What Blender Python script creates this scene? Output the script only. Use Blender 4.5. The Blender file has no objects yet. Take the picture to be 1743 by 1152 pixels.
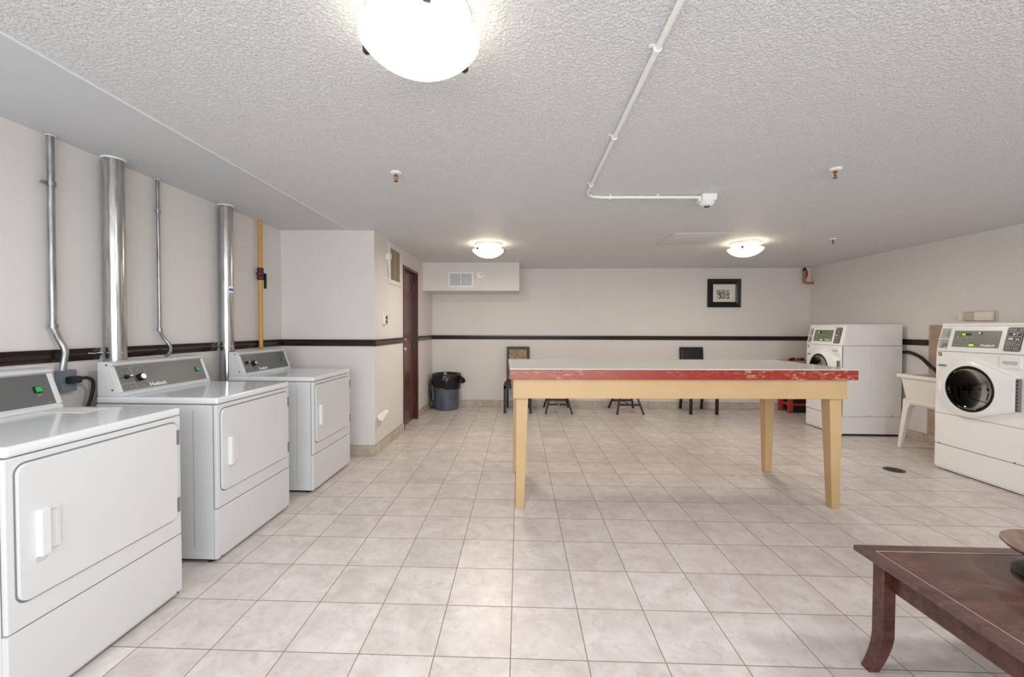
import bpy, bmesh, math, random
from mathutils import Vector, Matrix, noise
C = bpy.context.scene.collection
sc = bpy.context.scene
PI = math.pi
random.seed(4)

# ------------------------------------------------------------------ camera, exposure
EYE = 1.36
cam = bpy.data.cameras.new('camera'); cam_o = bpy.data.objects.new('camera', cam); C.objects.link(cam_o)
cam.sensor_width = 36.0; cam.lens = 705.7 / 1743 * 36
cam.shift_x = 11.65 / 1743; cam.shift_y = -2.91 / 1743
cam.clip_start = 0.05; cam.clip_end = 60
p_, y_, r_ = -.0205, .0396, .0027
fw = Vector((-math.sin(y_)*math.cos(p_), math.cos(y_)*math.cos(p_), math.sin(p_)))
rt0 = Vector((math.cos(y_), math.sin(y_), 0)); up0 = rt0.cross(fw)
rt = rt0*math.cos(r_) + up0*math.sin(r_); up = up0*math.cos(r_) - rt0*math.sin(r_)
cam_o.matrix_world = Matrix(((rt.x, up.x, -fw.x, 0), (rt.y, up.y, -fw.y, 0), (rt.z, up.z, -fw.z, EYE), (0, 0, 0, 1)))
sc.camera = cam_o
sc.view_settings.view_transform = 'Standard'; sc.view_settings.look = 'None'
sc.view_settings.gamma = 1; sc.view_settings.use_curve_mapping = False
sc.view_settings.exposure = 0.42
sc.cycles.use_denoising = True
sc.cycles.max_bounces = 10; sc.cycles.diffuse_bounces = 6; sc.cycles.caustics_reflective = False
sc.cycles.sample_clamp_indirect = 4
w = bpy.data.worlds.new('world'); sc.world = w; w.use_nodes = True
w.node_tree.nodes['Background'].inputs[0].default_value = (.9, .93, 1, 1)
w.node_tree.nodes['Background'].inputs[1].default_value = 0.3
LAMP_W = {'front': 2.5, 'back': 4.5}
LAMP_DOWN = {'front': 15.0, 'back': 14.0}
def area_light(name, loc, rot, sx, sy, power, col):
    l = bpy.data.lights.new(name, 'AREA'); l.shape = 'RECTANGLE'; l.size = sx; l.size_y = sy
    l.energy = power; l.color = col
    o = bpy.data.objects.new(name, l); C.objects.link(o); o.location = loc; o.rotation_euler = rot
    return o
# fill daylight added for an assumed, unseen window behind the camera
area_light('added_window_fill', (.3, -1.85, 1.45), (PI/2, 0, 0), 4.6, 1.5, 112, (.88, .95, 1))

# ------------------------------------------------------------------ materials
def s2l(v):
    v /= 255.0
    return v/12.92 if v <= .04045 else ((v+.055)/1.055)**2.4
def col(r, g, b): return (s2l(r), s2l(g), s2l(b), 1)
class NT:
    def __init__(s, name):
        s.m = bpy.data.materials.new(name); s.m.use_nodes = True
        s.t = s.m.node_tree; s.b = s.t.nodes['Principled BSDF']; s.out = s.t.nodes['Material Output']
    def n(s, typ, **k):
        q = s.t.nodes.new(typ)
        for a, v in k.items(): setattr(q, a, v)
        return q
    def l(s, a, b): s.t.links.new(a, b)
    def math(s, op, a, b=None, c=None):
        q = s.n('ShaderNodeMath', operation=op)
        for i, v in enumerate((a, b, c)):
            if v is None: continue
            if hasattr(v, 'links'): s.l(v, q.inputs[i])
            else: q.inputs[i].default_value = v
        return q.outputs[0]
    def mix(s, f, a, b, bt='MIX'):
        q = s.n('ShaderNodeMix', data_type='RGBA', blend_type=bt)
        for i, v in ((0, f), (6, a), (7, b)):
            if hasattr(v, 'links'): s.l(v, q.inputs[i])
            else: q.inputs[i].default_value = v
        return q.outputs[2]
    def noise(s, vec, scale, detail=3, rough=.5, dist=0):
        q = s.n('ShaderNodeTexNoise'); q.inputs['Scale'].default_value = scale
        q.inputs['Detail'].default_value = detail; q.inputs['Roughness'].default_value = rough
        q.inputs['Distortion'].default_value = dist
        if vec is not None: s.l(vec, q.inputs['Vector'])
        return q.outputs[0]
    def ramp(s, f, p0, p1, c0=(0, 0, 0, 1), c1=(1, 1, 1, 1)):
        q = s.n('ShaderNodeValToRGB'); s.l(f, q.inputs[0])
        e = q.color_ramp.elements; e[0].position = p0; e[1].position = p1; e[0].color = c0; e[1].color = c1
        return q.outputs[0]
    def bump(s, h, strength, dist):
        q = s.n('ShaderNodeBump'); q.inputs['Strength'].default_value = strength; q.inputs['Distance'].default_value = dist
        s.l(h, q.inputs['Height']); s.l(q.outputs[0], s.b.inputs['Normal'])
    def coord(s, kind='Object'): return s.n('ShaderNodeTexCoord').outputs[kind]
    def pos(s): return s.n('ShaderNodeNewGeometry').outputs['Position']
def plain(name, c, rough=.5, metal=0, var=.04, vscale=6, bump=0, bscale=200, spec=.5, coat=0):
    m = NT(name); m.b.inputs['Roughness'].default_value = rough; m.b.inputs['Metallic'].default_value = metal
    m.b.inputs['Specular IOR Level'].default_value = spec; m.b.inputs['Coat Weight'].default_value = coat
    f = m.noise(m.coord(), vscale, 4)
    d = tuple(x*(1-var*2) for x in c[:3]) + (1,)
    m.l(m.mix(m.ramp(f, .3, .7), d, c), m.b.inputs['Base Color'])
    if bump: m.bump(m.noise(m.coord(), bscale, 2), bump, .002)
    return m.m
M = {}
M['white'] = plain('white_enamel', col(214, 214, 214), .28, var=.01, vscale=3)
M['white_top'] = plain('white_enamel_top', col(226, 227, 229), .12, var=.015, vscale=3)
M['washer_white'] = plain('washer_enamel', col(242, 241, 239), .3, var=.01)
M['plastic'] = plain('white_plastic', col(240, 239, 236), .4, var=.01)
M['offwhite'] = plain('off_white_plastic', col(232, 226, 215), .45, var=.02)
M['tub'] = plain('tub_plastic', col(238, 234, 226), .45, var=.02)
M['black'] = plain('black_plastic', col(14, 14, 15), .4)
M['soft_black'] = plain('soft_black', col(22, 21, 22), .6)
M['seam'] = plain('seam_grey', col(125, 125, 125), .7)
M['seam_dark'] = plain('seam_dark', col(40, 40, 42), .7)
M['panel_grey'] = plain('control_panel_grey', col(98, 98, 96), .35, var=.02)
M['panel_green'] = plain('control_panel_olive', col(120, 122, 110), .35, var=.02)
M['ink_white'] = plain('ink_white', col(235, 235, 235), .5, var=0)
M['line_grey'] = plain('line_grey', col(170, 170, 168), .5, var=0)
M['steel'] = plain('steel', col(190, 190, 190), .25, 1, var=.05)
M['dark_steel'] = plain('dark_steel', col(95, 92, 90), .35, 1, var=.05)
M['handle_white'] = plain('handle_plastic', col(222, 221, 221), .4, var=.01)
M['hinge_metal'] = plain('hinge_metal', col(120, 118, 114), .4)
M['brass'] = plain('brass', col(150, 120, 80), .35, 1)
M['copper'] = plain('copper_knob', col(190, 105, 80), .3, 1)
M['blue'] = plain('blue_print', col(60, 70, 150), .5)
M['red'] = plain('red_paint', col(176, 66, 56), .5, var=.08)
M['red_tag'] = plain('red_tag', col(190, 30, 45), .5)
M['tan'] = plain('tan_board', col(190, 150, 110), .6)
M['frame'] = plain('black_frame', col(14, 14, 16), .35)
M['mat'] = plain('picture_mat', col(226, 222, 214), .8, var=.01)
M['chair'] = plain('black_chair_wood', col(17, 17, 19), .4)
M['leather'] = plain('black_leather', col(26, 24, 26), .5, var=.2, vscale=40, bump=.5, bscale=60)
M['amber'] = plain('amber_lamp', col(190, 180, 90), .4)

def emit(name, c, s):
    m = NT(name); m.b.inputs['Base Color'].default_value = c
    m.b.inputs['Emission Color'].default_value = c; m.b.inputs['Emission Strength'].default_value = s
    return m.m
M['green_switch'] = emit('green_rocker', col(20, 150, 75), .35)
M['led'] = emit('green_led', col(150, 240, 30), 1.1)

# floor tiles -------------------------------------------------------------
TILE = .317
def tile_mat(name, ax, ay, ox, oy, ang, size, c0, c1, cg, gw=.0021, sz2=None, rough=.33):
    m = NT(name); sz2 = sz2 or size
    sep = m.n('ShaderNodeSeparateXYZ'); m.l(m.pos(), sep.inputs[0])
    A, B = sep.outputs[ax], sep.outputs[ay]
    a0 = m.math('SUBTRACT', A, ox); b0 = m.math('SUBTRACT', B, oy)
    ca, sa = math.cos(ang), math.sin(ang)
    u = m.math('DIVIDE', m.math('ADD', m.math('MULTIPLY', a0, ca), m.math('MULTIPLY', b0, sa)), size)
    v = m.math('DIVIDE', m.math('SUBTRACT', m.math('MULTIPLY', b0, ca), m.math('MULTIPLY', a0, sa)), sz2)
    fu, fv = m.math('FLOOR', u), m.math('FLOOR', v)
    def edge(x, s):
        fr = m.math('FRACT', x)
        return m.math('MULTIPLY', m.math('MINIMUM', fr, m.math('SUBTRACT', 1.0, fr)), s)
    e = m.math('MINIMUM', edge(u, size), edge(v, sz2))
    mr = m.n('ShaderNodeMapRange'); m.l(e, mr.inputs[0])
    mr.inputs[1].default_value = gw*.6; mr.inputs[2].default_value = gw*1.3
    cmb = m.n('ShaderNodeCombineXYZ'); m.l(fu, cmb.inputs[0]); m.l(fv, cmb.inputs[1])
    wn = m.n('ShaderNodeTexWhiteNoise', noise_dimensions='3D'); m.l(cmb.outputs[0], wn.inputs['Vector'])
    off = m.n('ShaderNodeVectorMath', operation='MULTIPLY_ADD'); m.l(wn.outputs['Color'], off.inputs[0])
    off.inputs[1].default_value = (9, 9, 9); m.l(m.pos(), off.inputs[2])
    n1 = m.noise(off.outputs[0], 6.5, 6, .6, .6)
    n2 = m.noise(off.outputs[0], 17, 6, .65, 1.2)
    base = m.mix(m.ramp(n1, .33, .68), c0, c1)
    base = m.mix(m.math('MULTIPLY', m.ramp(n2, .52, .72), .6), base, tuple(x*.80 for x in c0[:3]) + (1,))
    wv = m.math('MULTIPLY_ADD', wn.outputs['Value'], .10, .93)
    cm = m.n('ShaderNodeCombineColor'); [m.l(wv, cm.inputs[i]) for i in range(3)]
    base = m.mix(1.0, base, cm.outputs[0], 'MULTIPLY')
    m.l(m.mix(mr.outputs[0], cg, base), m.b.inputs['Base Color'])
    m.l(m.math('MULTIPLY_ADD', m.math('SUBTRACT', 1.0, mr.outputs[0]), .5, rough), m.b.inputs['Roughness'])
    m.bump(m.math('ADD', m.math('MULTIPLY', mr.outputs[0], 1.0), m.math('MULTIPLY', n2, .12)), .35, .002)
    return m.m
TX, TY, TA = -.0305*EYE, 1.236*EYE, .0053
M['floor'] = tile_mat('floor_tile', 0, 1, TX, TY, TA, TILE, col(200, 189, 182), col(221, 213, 207), col(126, 112, 102))
bc = (col(186, 168, 152), col(208, 194, 182), col(150, 136, 124))
M['base_x'] = tile_mat('base_tile_x', 0, 2, TX, -.5, 0, TILE, *bc, sz2=.608, gw=.003)
M['base_y'] = tile_mat('base_tile_y', 1, 2, TY, -.5, 0, TILE, *bc, sz2=.608, gw=.003)
M['splash'] = tile_mat('splash_tile', 1, 2, 5.13, 1.10, 0, .31, col(176, 152, 132), col(190, 166, 146), col(196, 186, 176), gw=.003)

def wall_mat(name, c):
    m = NT(name); m.b.inputs['Roughness'].default_value = .62
    f = m.noise(m.pos(), 2.2, 4)
    m.l(m.mix(m.ramp(f, .3, .7), tuple(x*.97 for x in c[:3]) + (1,), c), m.b.inputs['Base Color'])
    m.bump(m.noise(m.pos(), 140, 3), .12, .002)
    return m.m
M['wall'] = wall_mat('wall_paint', col(225, 220, 216))
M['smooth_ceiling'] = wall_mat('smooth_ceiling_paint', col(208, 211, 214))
def popcorn():
    m = NT('popcorn_ceiling'); m.b.inputs['Roughness'].default_value = .5
    p = m.pos()
    n1 = m.noise(p, 88, 4, .6, .3)
    v = m.n('ShaderNodeTexVoronoi'); v.inputs['Scale'].default_value = 120; m.l(p, v.inputs['Vector'])
    h = m.math('ADD', m.ramp(n1, .40, .66), m.math('MULTIPLY', m.math('SUBTRACT', 1.0, v.outputs['Distance']), .25))
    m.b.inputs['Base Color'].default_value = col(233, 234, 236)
    m.bump(h, .85, .006)
    return m.m
M['popcorn'] = popcorn()
def wood(name, c0, c1, rough, scale=(2, 2, 14), axis_noise=5, coat=0):
    m = NT(name); m.b.inputs['Roughness'].default_value = rough; m.b.inputs['Coat Weight'].default_value = coat
    mp = m.n('ShaderNodeMapping'); mp.inputs['Scale'].default_value = scale; m.l(m.coord(), mp.inputs[0])
    n = m.noise(mp.outputs[0], axis_noise, 5, .6, .8)
    m.l(m.mix(m.ramp(n, .3, .7), c0, c1), m.b.inputs['Base Color'])
    return m.m
M['dark_trim'] = wood('dark_trim_wood', col(26, 17, 16), col(54, 34, 30), .25, (3, 3, 60))
M['brown_door'] = wood('brown_door', col(78, 46, 38), col(108, 72, 60), .26, (1, 3, .6), 3)
M['door_frame'] = wood('door_frame_paint', col(62, 22, 22), col(92, 40, 36), .3, (2, 2, .5), 3)
M['mahogany'] = wood('mahogany', col(54, 24, 22), col(92, 52, 45), .26, (2, 6, 6), 4, .2)
M['mahogany_top'] = wood('mahogany_top', col(72, 48, 42), col(104, 74, 64), .22, (2, 5, 5), 3, .3)
M['bowl_wood'] = wood('bowl_wood', col(90, 66, 56), col(140, 112, 96), .2, (6, 2, 6), 3, .4)
M['table_paint'] = plain('cream_table_paint', col(200, 168, 122), .45, var=.05, vscale=3)
M['laminate'] = plain('white_laminate', col(222, 220, 212), .1, var=.02, vscale=2)
def worn_red():
    m = NT('worn_red_edge'); m.b.inputs['Roughness'].default_value = .4
    g = m.coord()
    mp = m.n('ShaderNodeMapping'); mp.inputs['Scale'].default_value = (1, 1, 3.5); m.l(g, mp.inputs[0])
    n1 = m.noise(mp.outputs[0], 14, 8, .7, .8)
    n2 = m.noise(g, 1.6, 3)
    mp2 = m.n('ShaderNodeMapping'); mp2.inputs['Scale'].default_value = (8, 1, 60); m.l(g, mp2.inputs[0])
    n3 = m.noise(mp2.outputs[0], 4, 4, .6)
    sep = m.n('ShaderNodeSeparateXYZ'); m.l(g, sep.inputs[0])
    fade = m.n('ShaderNodeMapRange'); m.l(sep.outputs[0], fade.inputs[0])
    fade.inputs[1].default_value = .1; fade.inputs[2].default_value = 1.3
    red = m.mix(m.ramp(n3, .35, .65), col(134, 30, 20), col(158, 46, 32))
    pale = m.mix(m.ramp(n3, .35, .65), col(140, 76, 60), col(166, 98, 80))
    base = m.mix(fade.outputs[0], pale, red)
    wmask = m.math('MULTIPLY', m.ramp(n1, .53, .60), m.ramp(n2, .34, .52))
    m.l(m.mix(m.math('MULTIPLY', wmask, .75), base, col(200, 164, 140)), m.b.inputs['Base Color'])
    return m.m
M['worn_red'] = worn_red()
def galv(name, c0, c1, rough):
    m = NT(name); m.b.inputs['Metallic'].default_value = 1
    mp = m.n('ShaderNodeMapping'); mp.inputs['Scale'].default_value = (30, 30, 3); m.l(m.coord(), mp.inputs[0])
    n = m.noise(mp.outputs[0], 2, 5, .6)
    m.l(m.mix(m.ramp(n, .3, .7), c0, c1), m.b.inputs['Base Color'])
    m.l(m.math('MULTIPLY_ADD', n, .2, rough), m.b.inputs['Roughness'])
    return m.m
M['galv'] = galv('galvanised_duct', col(168, 166, 162), col(214, 213, 210), .12)
M['conduit'] = galv('conduit_metal', col(120, 120, 120), col(190, 190, 190), .3)
M['yellow_pipe'] = plain('yellow_gas_pipe', col(214, 160, 78), .35, var=.08, vscale=12)
M['rust'] = plain('rusty_fitting', col(96, 52, 44), .6, var=.3, vscale=60)
def bin_mat():
    m = NT('grey_bin_plastic'); m.b.inputs['Roughness'].default_value = .38
    n = m.noise(m.coord(), 7, 4)
    m.l(m.mix(m.ramp(n, .3, .7), col(66, 74, 88), col(92, 100, 110)), m.b.inputs['Base Color'])
    return m.m
M['bin'] = bin_mat()
M['bag'] = plain('black_bin_bag', col(12, 12, 13), .22, var=.1, vscale=20)
def fabric():
    m = NT('patterned_fabric'); m.b.inputs['Roughness'].default_value = .8
    n = m.noise(m.coord(), 26, 6, .7, 2.0)
    m.l(m.mix(m.ramp(n, .4, .6), col(110, 88, 68), col(188, 168, 142)), m.b.inputs['Base Color'])
    return m.m
M['fabric'] = fabric()
def print_mat():
    m = NT('engraving_print'); m.b.inputs['Roughness'].default_value = .8
    v = m.noise(m.coord(), 30, 5, .7, 1.5)
    m.l(m.mix(m.ramp(v, .47, .53), col(40, 36, 30), col(214, 206, 190)), m.b.inputs['Base Color'])
    return m.m
M['print'] = print_mat()
def glow_glass(name, c, s, c_edge):
    m = NT(name); m.b.inputs['Base Color'].default_value = col(245, 240, 230); m.b.inputs['Roughness'].default_value = .2
    sep = m.n('ShaderNodeSeparateXYZ'); m.l(m.coord(), sep.inputs[0])
    mr = m.n('ShaderNodeMapRange'); m.l(sep.outputs[2], mr.inputs[0])
    mr.inputs[1].default_value = -.082; mr.inputs[2].default_value = -.150
    m.l(m.mix(mr.outputs[0], c_edge, c), m.b.inputs['Emission Color'])
    m.l(m.math('MULTIPLY_ADD', mr.outputs[0], s-.7, .7), m.b.inputs['Emission Strength'])
    return m.m
def inner_glass(name, c, s):
    m = NT(name); m.b.inputs['Base Color'].default_value = col(245, 240, 230)
    m.b.inputs['Emission Color'].default_value = c; m.b.inputs['Emission Strength'].default_value = s; return m.m
M['inner_front'] = inner_glass('lit_glass_inside_near', (1, .90, .74, 1), 2.0)
M['inner_back'] = inner_glass('lit_glass_inside_far', (1, .86, .66, 1), 2.8)
M['glow_front'] = glow_glass('lit_glass_near', (.95, .97, 1, 1), LAMP_W['front'], (1, .90, .74, 1))
M['glow_back'] = glow_glass('lit_glass_far', (1, .93, .82, 1), LAMP_W['back'], (1, .86, .66, 1))
def door_glass():
    m = NT('washer_door_glass')
    t = m.n('ShaderNodeBsdfTransparent'); t.inputs[0].default_value = (.2, .21, .2, 1)
    g = m.n('ShaderNodeBsdfGlossy'); g.inputs[1].default_value = .03; g.inputs[0].default_value = (.5, .5, .5, 1)
    lw = m.n('ShaderNodeFresnel'); lw.inputs[0].default_value = 1.33
    mx = m.n('ShaderNodeMixShader'); m.l(lw.outputs[0], mx.inputs[0]); m.l(t.outputs[0], mx.inputs[1]); m.l(g.outputs[0], mx.inputs[2])
    m.l(mx.outputs[0], m.out.inputs[0])
    return m.m
M['door_glass'] = door_glass()
def drum():
    m = NT('drum_metal'); m.b.inputs['Metallic'].default_value = 1; m.b.inputs['Roughness'].default_value = .28
    n = m.noise(m.coord(), 9, 3, .5, 1)
    m.l(m.mix(m.ramp(n, .4, .6), col(10, 10, 11), col(40, 39, 38)), m.b.inputs['Base Color'])
    return m.m
M['drum'] = drum()

# ------------------------------------------------------------------ geometry helpers
I4 = Matrix.Identity(4)
def nb(): return bmesh.new()
def add(bm, vs, fs, mt=I4):
    V = [bm.verts.new(mt @ Vector(v)) for v in vs]
    for f in fs:
        try: bm.faces.new([V[i] for i in f])
        except ValueError: pass
    return V
def box(bm, x0, x1, y0, y1, z0, z1, bev=0, mt=I4, seg=2):
    t = bmesh.new()
    vs = [t.verts.new(v) for v in ((x0,y0,z0),(x1,y0,z0),(x1,y1,z0),(x0,y1,z0),(x0,y0,z1),(x1,y0,z1),(x1,y1,z1),(x0,y1,z1))]
    for f in ((0,3,2,1),(4,5,6,7),(0,1,5,4),(1,2,6,5),(2,3,7,6),(3,0,4,7)): t.faces.new([vs[i] for i in f])
    if bev: bmesh.ops.bevel(t, geom=t.edges[:], offset=bev, segments=seg, affect='EDGES', profile=.5)
    merge(bm, t, mt)
def merge(bm, t, mt=I4):
    mp = {}
    for v in t.verts: mp[v] = bm.verts.new(mt @ v.co)
    for f in t.faces:
        try: bm.faces.new([mp[v] for v in f.verts])
        except ValueError: pass
    t.free()
def frame_of(d):
    d = d.normalized(); a = Vector((0, 0, 1)) if abs(d.z) < .95 else Vector((1, 0, 0))
    u = d.cross(a).normalized(); return u, d.cross(u)
def cyl(bm, p0, p1, r0, r1=None, seg=20, mt=I4, caps=True):
    p0, p1 = Vector(p0), Vector(p1); r1 = r0 if r1 is None else r1
    u, v = frame_of(p1-p0)
    rings = [[bm.verts.new(mt @ (p + (u*math.cos(a)+v*math.sin(a))*r)) for a in [2*PI*i/seg for i in range(seg)]] for p, r in ((p0, r0), (p1, r1))]
    for i in range(seg):
        j = (i+1) % seg; bm.faces.new((rings[0][i], rings[0][j], rings[1][j], rings[1][i]))
    if caps: bm.faces.new(rings[0][::-1]); bm.faces.new(rings[1])
def tube(bm, pts, r, seg=12, mt=I4, caps=True):
    pts = [Vector(p) for p in pts]; n = len(pts); prev = None; rings = []
    for i, p in enumerate(pts):
        d = (pts[min(i+1, n-1)] - pts[max(i-1, 0)]).normalized()
        if prev is None: u, v = frame_of(d)
        else:
            u = (prev - d*prev.dot(d)).normalized(); v = d.cross(u)
        prev = u; rr = r(i/(n-1)) if callable(r) else r
        rings.append([bm.verts.new(mt @ (p + (u*math.cos(2*PI*k/seg)+v*math.sin(2*PI*k/seg))*rr)) for k in range(seg)])
    for a, b in zip(rings, rings[1:]):
        for k in range(seg):
            j = (k+1) % seg; bm.faces.new((a[k], a[j], b[j], b[k]))
    if caps: bm.faces.new(rings[0][::-1]); bm.faces.new(rings[-1])
def smooth_path(pts, n=8):
    pts = [Vector(p) for p in pts]; out = []
    q = [pts[0]*2-pts[1]] + pts + [pts[-1]*2-pts[-2]]
    for i in range(1, len(q)-2):
        for k in range(n):
            t = k/n; a, b, c, d = q[i-1:i+3]
            out.append(.5*((2*b)+(c-a)*t+(2*a-5*b+4*c-d)*t*t+(3*b-a-3*c+d)*t**3))
    out.append(pts[-1]); return out
def lathe(bm, prof, c=(0, 0, 0), seg=40, mt=I4, fn=None):
    rings = []
    for r, z in prof:
        if r < 1e-6: rings.append([bm.verts.new(mt @ Vector((c[0], c[1], c[2]+z)))]); continue
        ring = []
        for k in range(seg):
            a = 2*PI*k/seg; rr, zz = (r, z) if fn is None else fn(r, z, a)
            ring.append(bm.verts.new(mt @ Vector((c[0]+rr*math.cos(a), c[1]+rr*math.sin(a), c[2]+zz))))
        rings.append(ring)
    for a, b in zip(rings, rings[1:]):
        for k in range(seg):
            j = (k+1) % seg
            if len(a) == 1 and len(b) == 1: break
            if len(a) == 1: bm.faces.new((a[0], b[k], b[j]))
            elif len(b) == 1: bm.faces.new((a[k], a[j], b[0]))
            else: bm.faces.new((a[k], a[j], b[j], b[k]))
def prism(bm, poly, h0, h1, mt=I4, bev=0):
    """poly in local xy, extruded along local z from h0 to h1"""
    t = bmesh.new(); n = len(poly)
    a = [t.verts.new((x, y, h0)) for x, y in poly]; b = [t.verts.new((x, y, h1)) for x, y in poly]
    t.faces.new(a[::-1]); top = t.faces.new(b)
    for i in range(n): t.faces.new((a[i], a[(i+1) % n], b[(i+1) % n], b[i]))
    bmesh.ops.recalc_face_normals(t, faces=t.faces[:])
    if bev: bmesh.ops.bevel(t, geom=[e for e in top.edges], offset=bev, segments=2, affect='EDGES', profile=.5)
    merge(bm, t, mt)
def rrect(x0, x1, y0, y1, r, n=5):
    out = []
    for cx, cy, a0 in ((x1-r, y1-r, 0), (x0+r, y1-r, PI/2), (x0+r, y0+r, PI), (x1-r, y0+r, 1.5*PI)):
        for k in range(n+1):
            a = a0 + PI/2*k/n; out.append((cx+r*math.cos(a), cy+r*math.sin(a)))
    return out
def outline(bm, x0, x1, y0, y1, t, h0, h1, mt=I4):
    box(bm, x0, x1, y0, y0+t, h0, h1, 0, mt); box(bm, x0, x1, y1-t, y1, h0, h1, 0, mt)
    box(bm, x0, x0+t, y0+t, y1-t, h0, h1, 0, mt); box(bm, x1-t, x1, y0+t, y1-t, h0, h1, 0, mt)
def plane_mt(o, u, v):
    u, v = Vector(u).normalized(), Vector(v).normalized(); n = u.cross(v)
    return Matrix(((u.x, v.x, n.x, o[0]), (u.y, v.y, n.y, o[1]), (u.z, v.z, n.z, o[2]), (0, 0, 0, 1)))
def obj(name, bm, mat, parent=None, sharp=.6, wn=True, bevel=0):
    bmesh.ops.recalc_face_normals(bm, faces=bm.faces[:])
    for e in bm.edges:
        e.smooth = not (len(e.link_faces) == 2 and e.calc_face_angle(0) > sharp)
    for f in bm.faces: f.smooth = True
    me = bpy.data.meshes.new(name); bm.to_mesh(me); bm.free()
    me.materials.append(M[mat] if isinstance(mat, str) else mat)
    o = bpy.data.objects.new(name, me); C.objects.link(o)
    if parent: o.parent = parent
    if bevel:
        b = o.modifiers.new('bevel', 'BEVEL'); b.width = bevel; b.segments = 2; b.limit_method = 'ANGLE'
    if wn:
        q = o.modifiers.new('wn', 'WEIGHTED_NORMAL'); q.keep_sharp = True
    return o
def text_bm(s, size, mt, ext=.0006, off=0, align='LEFT', squash=1):
    cu = bpy.data.curves.new('t', 'FONT'); cu.body = s; cu.size = size; cu.extrude = ext; cu.offset = off
    cu.align_x = align; cu.resolution_u = 3
    to = bpy.data.objects.new('t', cu); C.objects.link(to)
    bpy.context.view_layer.update()
    me = bpy.data.meshes.new_from_object(to.evaluated_get(bpy.context.evaluated_depsgraph_get()))
    bm = bmesh.new(); bm.from_mesh(me); bpy.data.meshes.remove(me)
    bmesh.ops.transform(bm, matrix=mt @ Matrix.Diagonal((squash, 1, 1, 1)), verts=bm.verts[:])
    bpy.data.objects.remove(to); bpy.data.curves.remove(cu)
    return bm
def thing(name, label, cat, loc=(0, 0, 0), rz=0, group=None):
    o = bpy.data.objects.new(name, None); C.objects.link(o); o.empty_display_size = .05
    o.location = loc; o.rotation_euler = (0, 0, rz); tag(o, label, cat, group); return o
def tag(o, label, cat, group=None):
    o['label'] = label; o['category'] = cat
    if group: o['group'] = group
    return o
def struct(o): o['kind'] = 'structure'; return o
def dup(o, parent=None):
    c = o.copy(); C.objects.link(c)
    if parent: c.parent = parent
    for ch in list(o.children): dup(ch, c)
    return c

def pieces(name, bm, mat, parent=None, **k):
    bm.faces.ensure_lookup_table(); seen = set(); out = []
    for f in bm.faces:
        if f in seen: continue
        st, isl = [f], []
        seen.add(f)
        while st:
            g = st.pop(); isl.append(g)
            for v in g.verts:
                for h in v.link_faces:
                    if h not in seen: seen.add(h); st.append(h)
        q = bmesh.new(); mp = {}
        for g in isl:
            for v in g.verts:
                if v not in mp: mp[v] = q.verts.new(v.co)
            q.faces.new([mp[v] for v in g.verts])
        out.append(obj(name, q, mat, parent, **k))
    bm.free(); return out
# ------------------------------------------------------------------ room shell
XL, XR, YB, YF, HC = -2.57, 4.86, 7.2, -1.9, 2.39
XP, YP = -1.56, 4.34            # the boxed-out corner with the door
T = .12
def sbox(name, mat, *a):
    bm = nb(); box(bm, *a); return struct(obj(name, bm, mat, wn=False))
sbox('floor', 'floor', XL-T, XR+T, YF-T, YB+T, -.1, 0)
sbox('ceiling', 'popcorn', -1.82, XR+T, YF-T, YB+T, HC, HC+.12)
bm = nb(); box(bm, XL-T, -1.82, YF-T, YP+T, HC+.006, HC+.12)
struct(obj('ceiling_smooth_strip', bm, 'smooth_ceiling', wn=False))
bm = nb(); box(bm, -1.828, -1.816, YF, YP, HC-.003, HC+.01)
struct(obj('trim_1', bm, 'plastic', wn=False))
sbox('wall_left', 'wall', XL-T, XL, YF-T, YP+T, 0, HC+.1)
sbox('wall_right', 'wall', XR, XR+T, YF-T, YB+T, 0, HC+.1)
sbox('wall_back', 'wall', XP-T-.2, XR+T, YB, YB+T, 0, HC+.1)
sbox('wall_closet_front', 'wall', XL, XP, YP, YP+T, 0, HC+.02)
DY0, DY1, DZ = 5.40, 6.165, 2.19
bm = nb()
box(bm, XP-T, XP, YP+T, DY0, 0, HC+.05); box(bm, XP-T, XP, DY1, YB, 0, HC+.05); box(bm, XP-T, XP, DY0, DY1, DZ, HC+.05)
struct(obj('wall_closet_side', bm, 'wall', wn=False))
# wall behind the camera with an assumed window opening, added for the fill daylight
WX0, WX1, WZ0, WZ1 = -2.0, 2.6, .7, 2.2
bm = nb()
box(bm, XL-T, WX0, YF-T, YF, 0, HC+.1); box(bm, WX1, XR+T, YF-T, YF, 0, HC+.1)
box(bm, WX0, WX1, YF-T, YF, 0, WZ0); box(bm, WX0, WX1, YF-T, YF, WZ1, HC+.1)
struct(obj('wall_front', bm, 'wall', wn=False))
wn_ = thing('assumed_window_1', '', ''); del wn_['label']; del wn_['category']; struct(wn_)
bm = nb()
outline(bm, WX0, WX1, WZ0, WZ1, .05, -.03, .03, plane_mt((0, YF-.05, 0), (1, 0, 0), (0, 0, 1)))
for k in (1, 2, 3): x = WX0+(WX1-WX0)*k/4; box(bm, x-.025, x+.025, YF-.08, YF-.02, WZ0, WZ1)
obj('assumed_window_frame', bm, 'plastic', wn_, wn=False)
# bulkhead box on the back wall
sbox('wall_bulkhead', 'wall', XP, -.04, 6.51, YB, 1.95, HC+.02)

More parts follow.
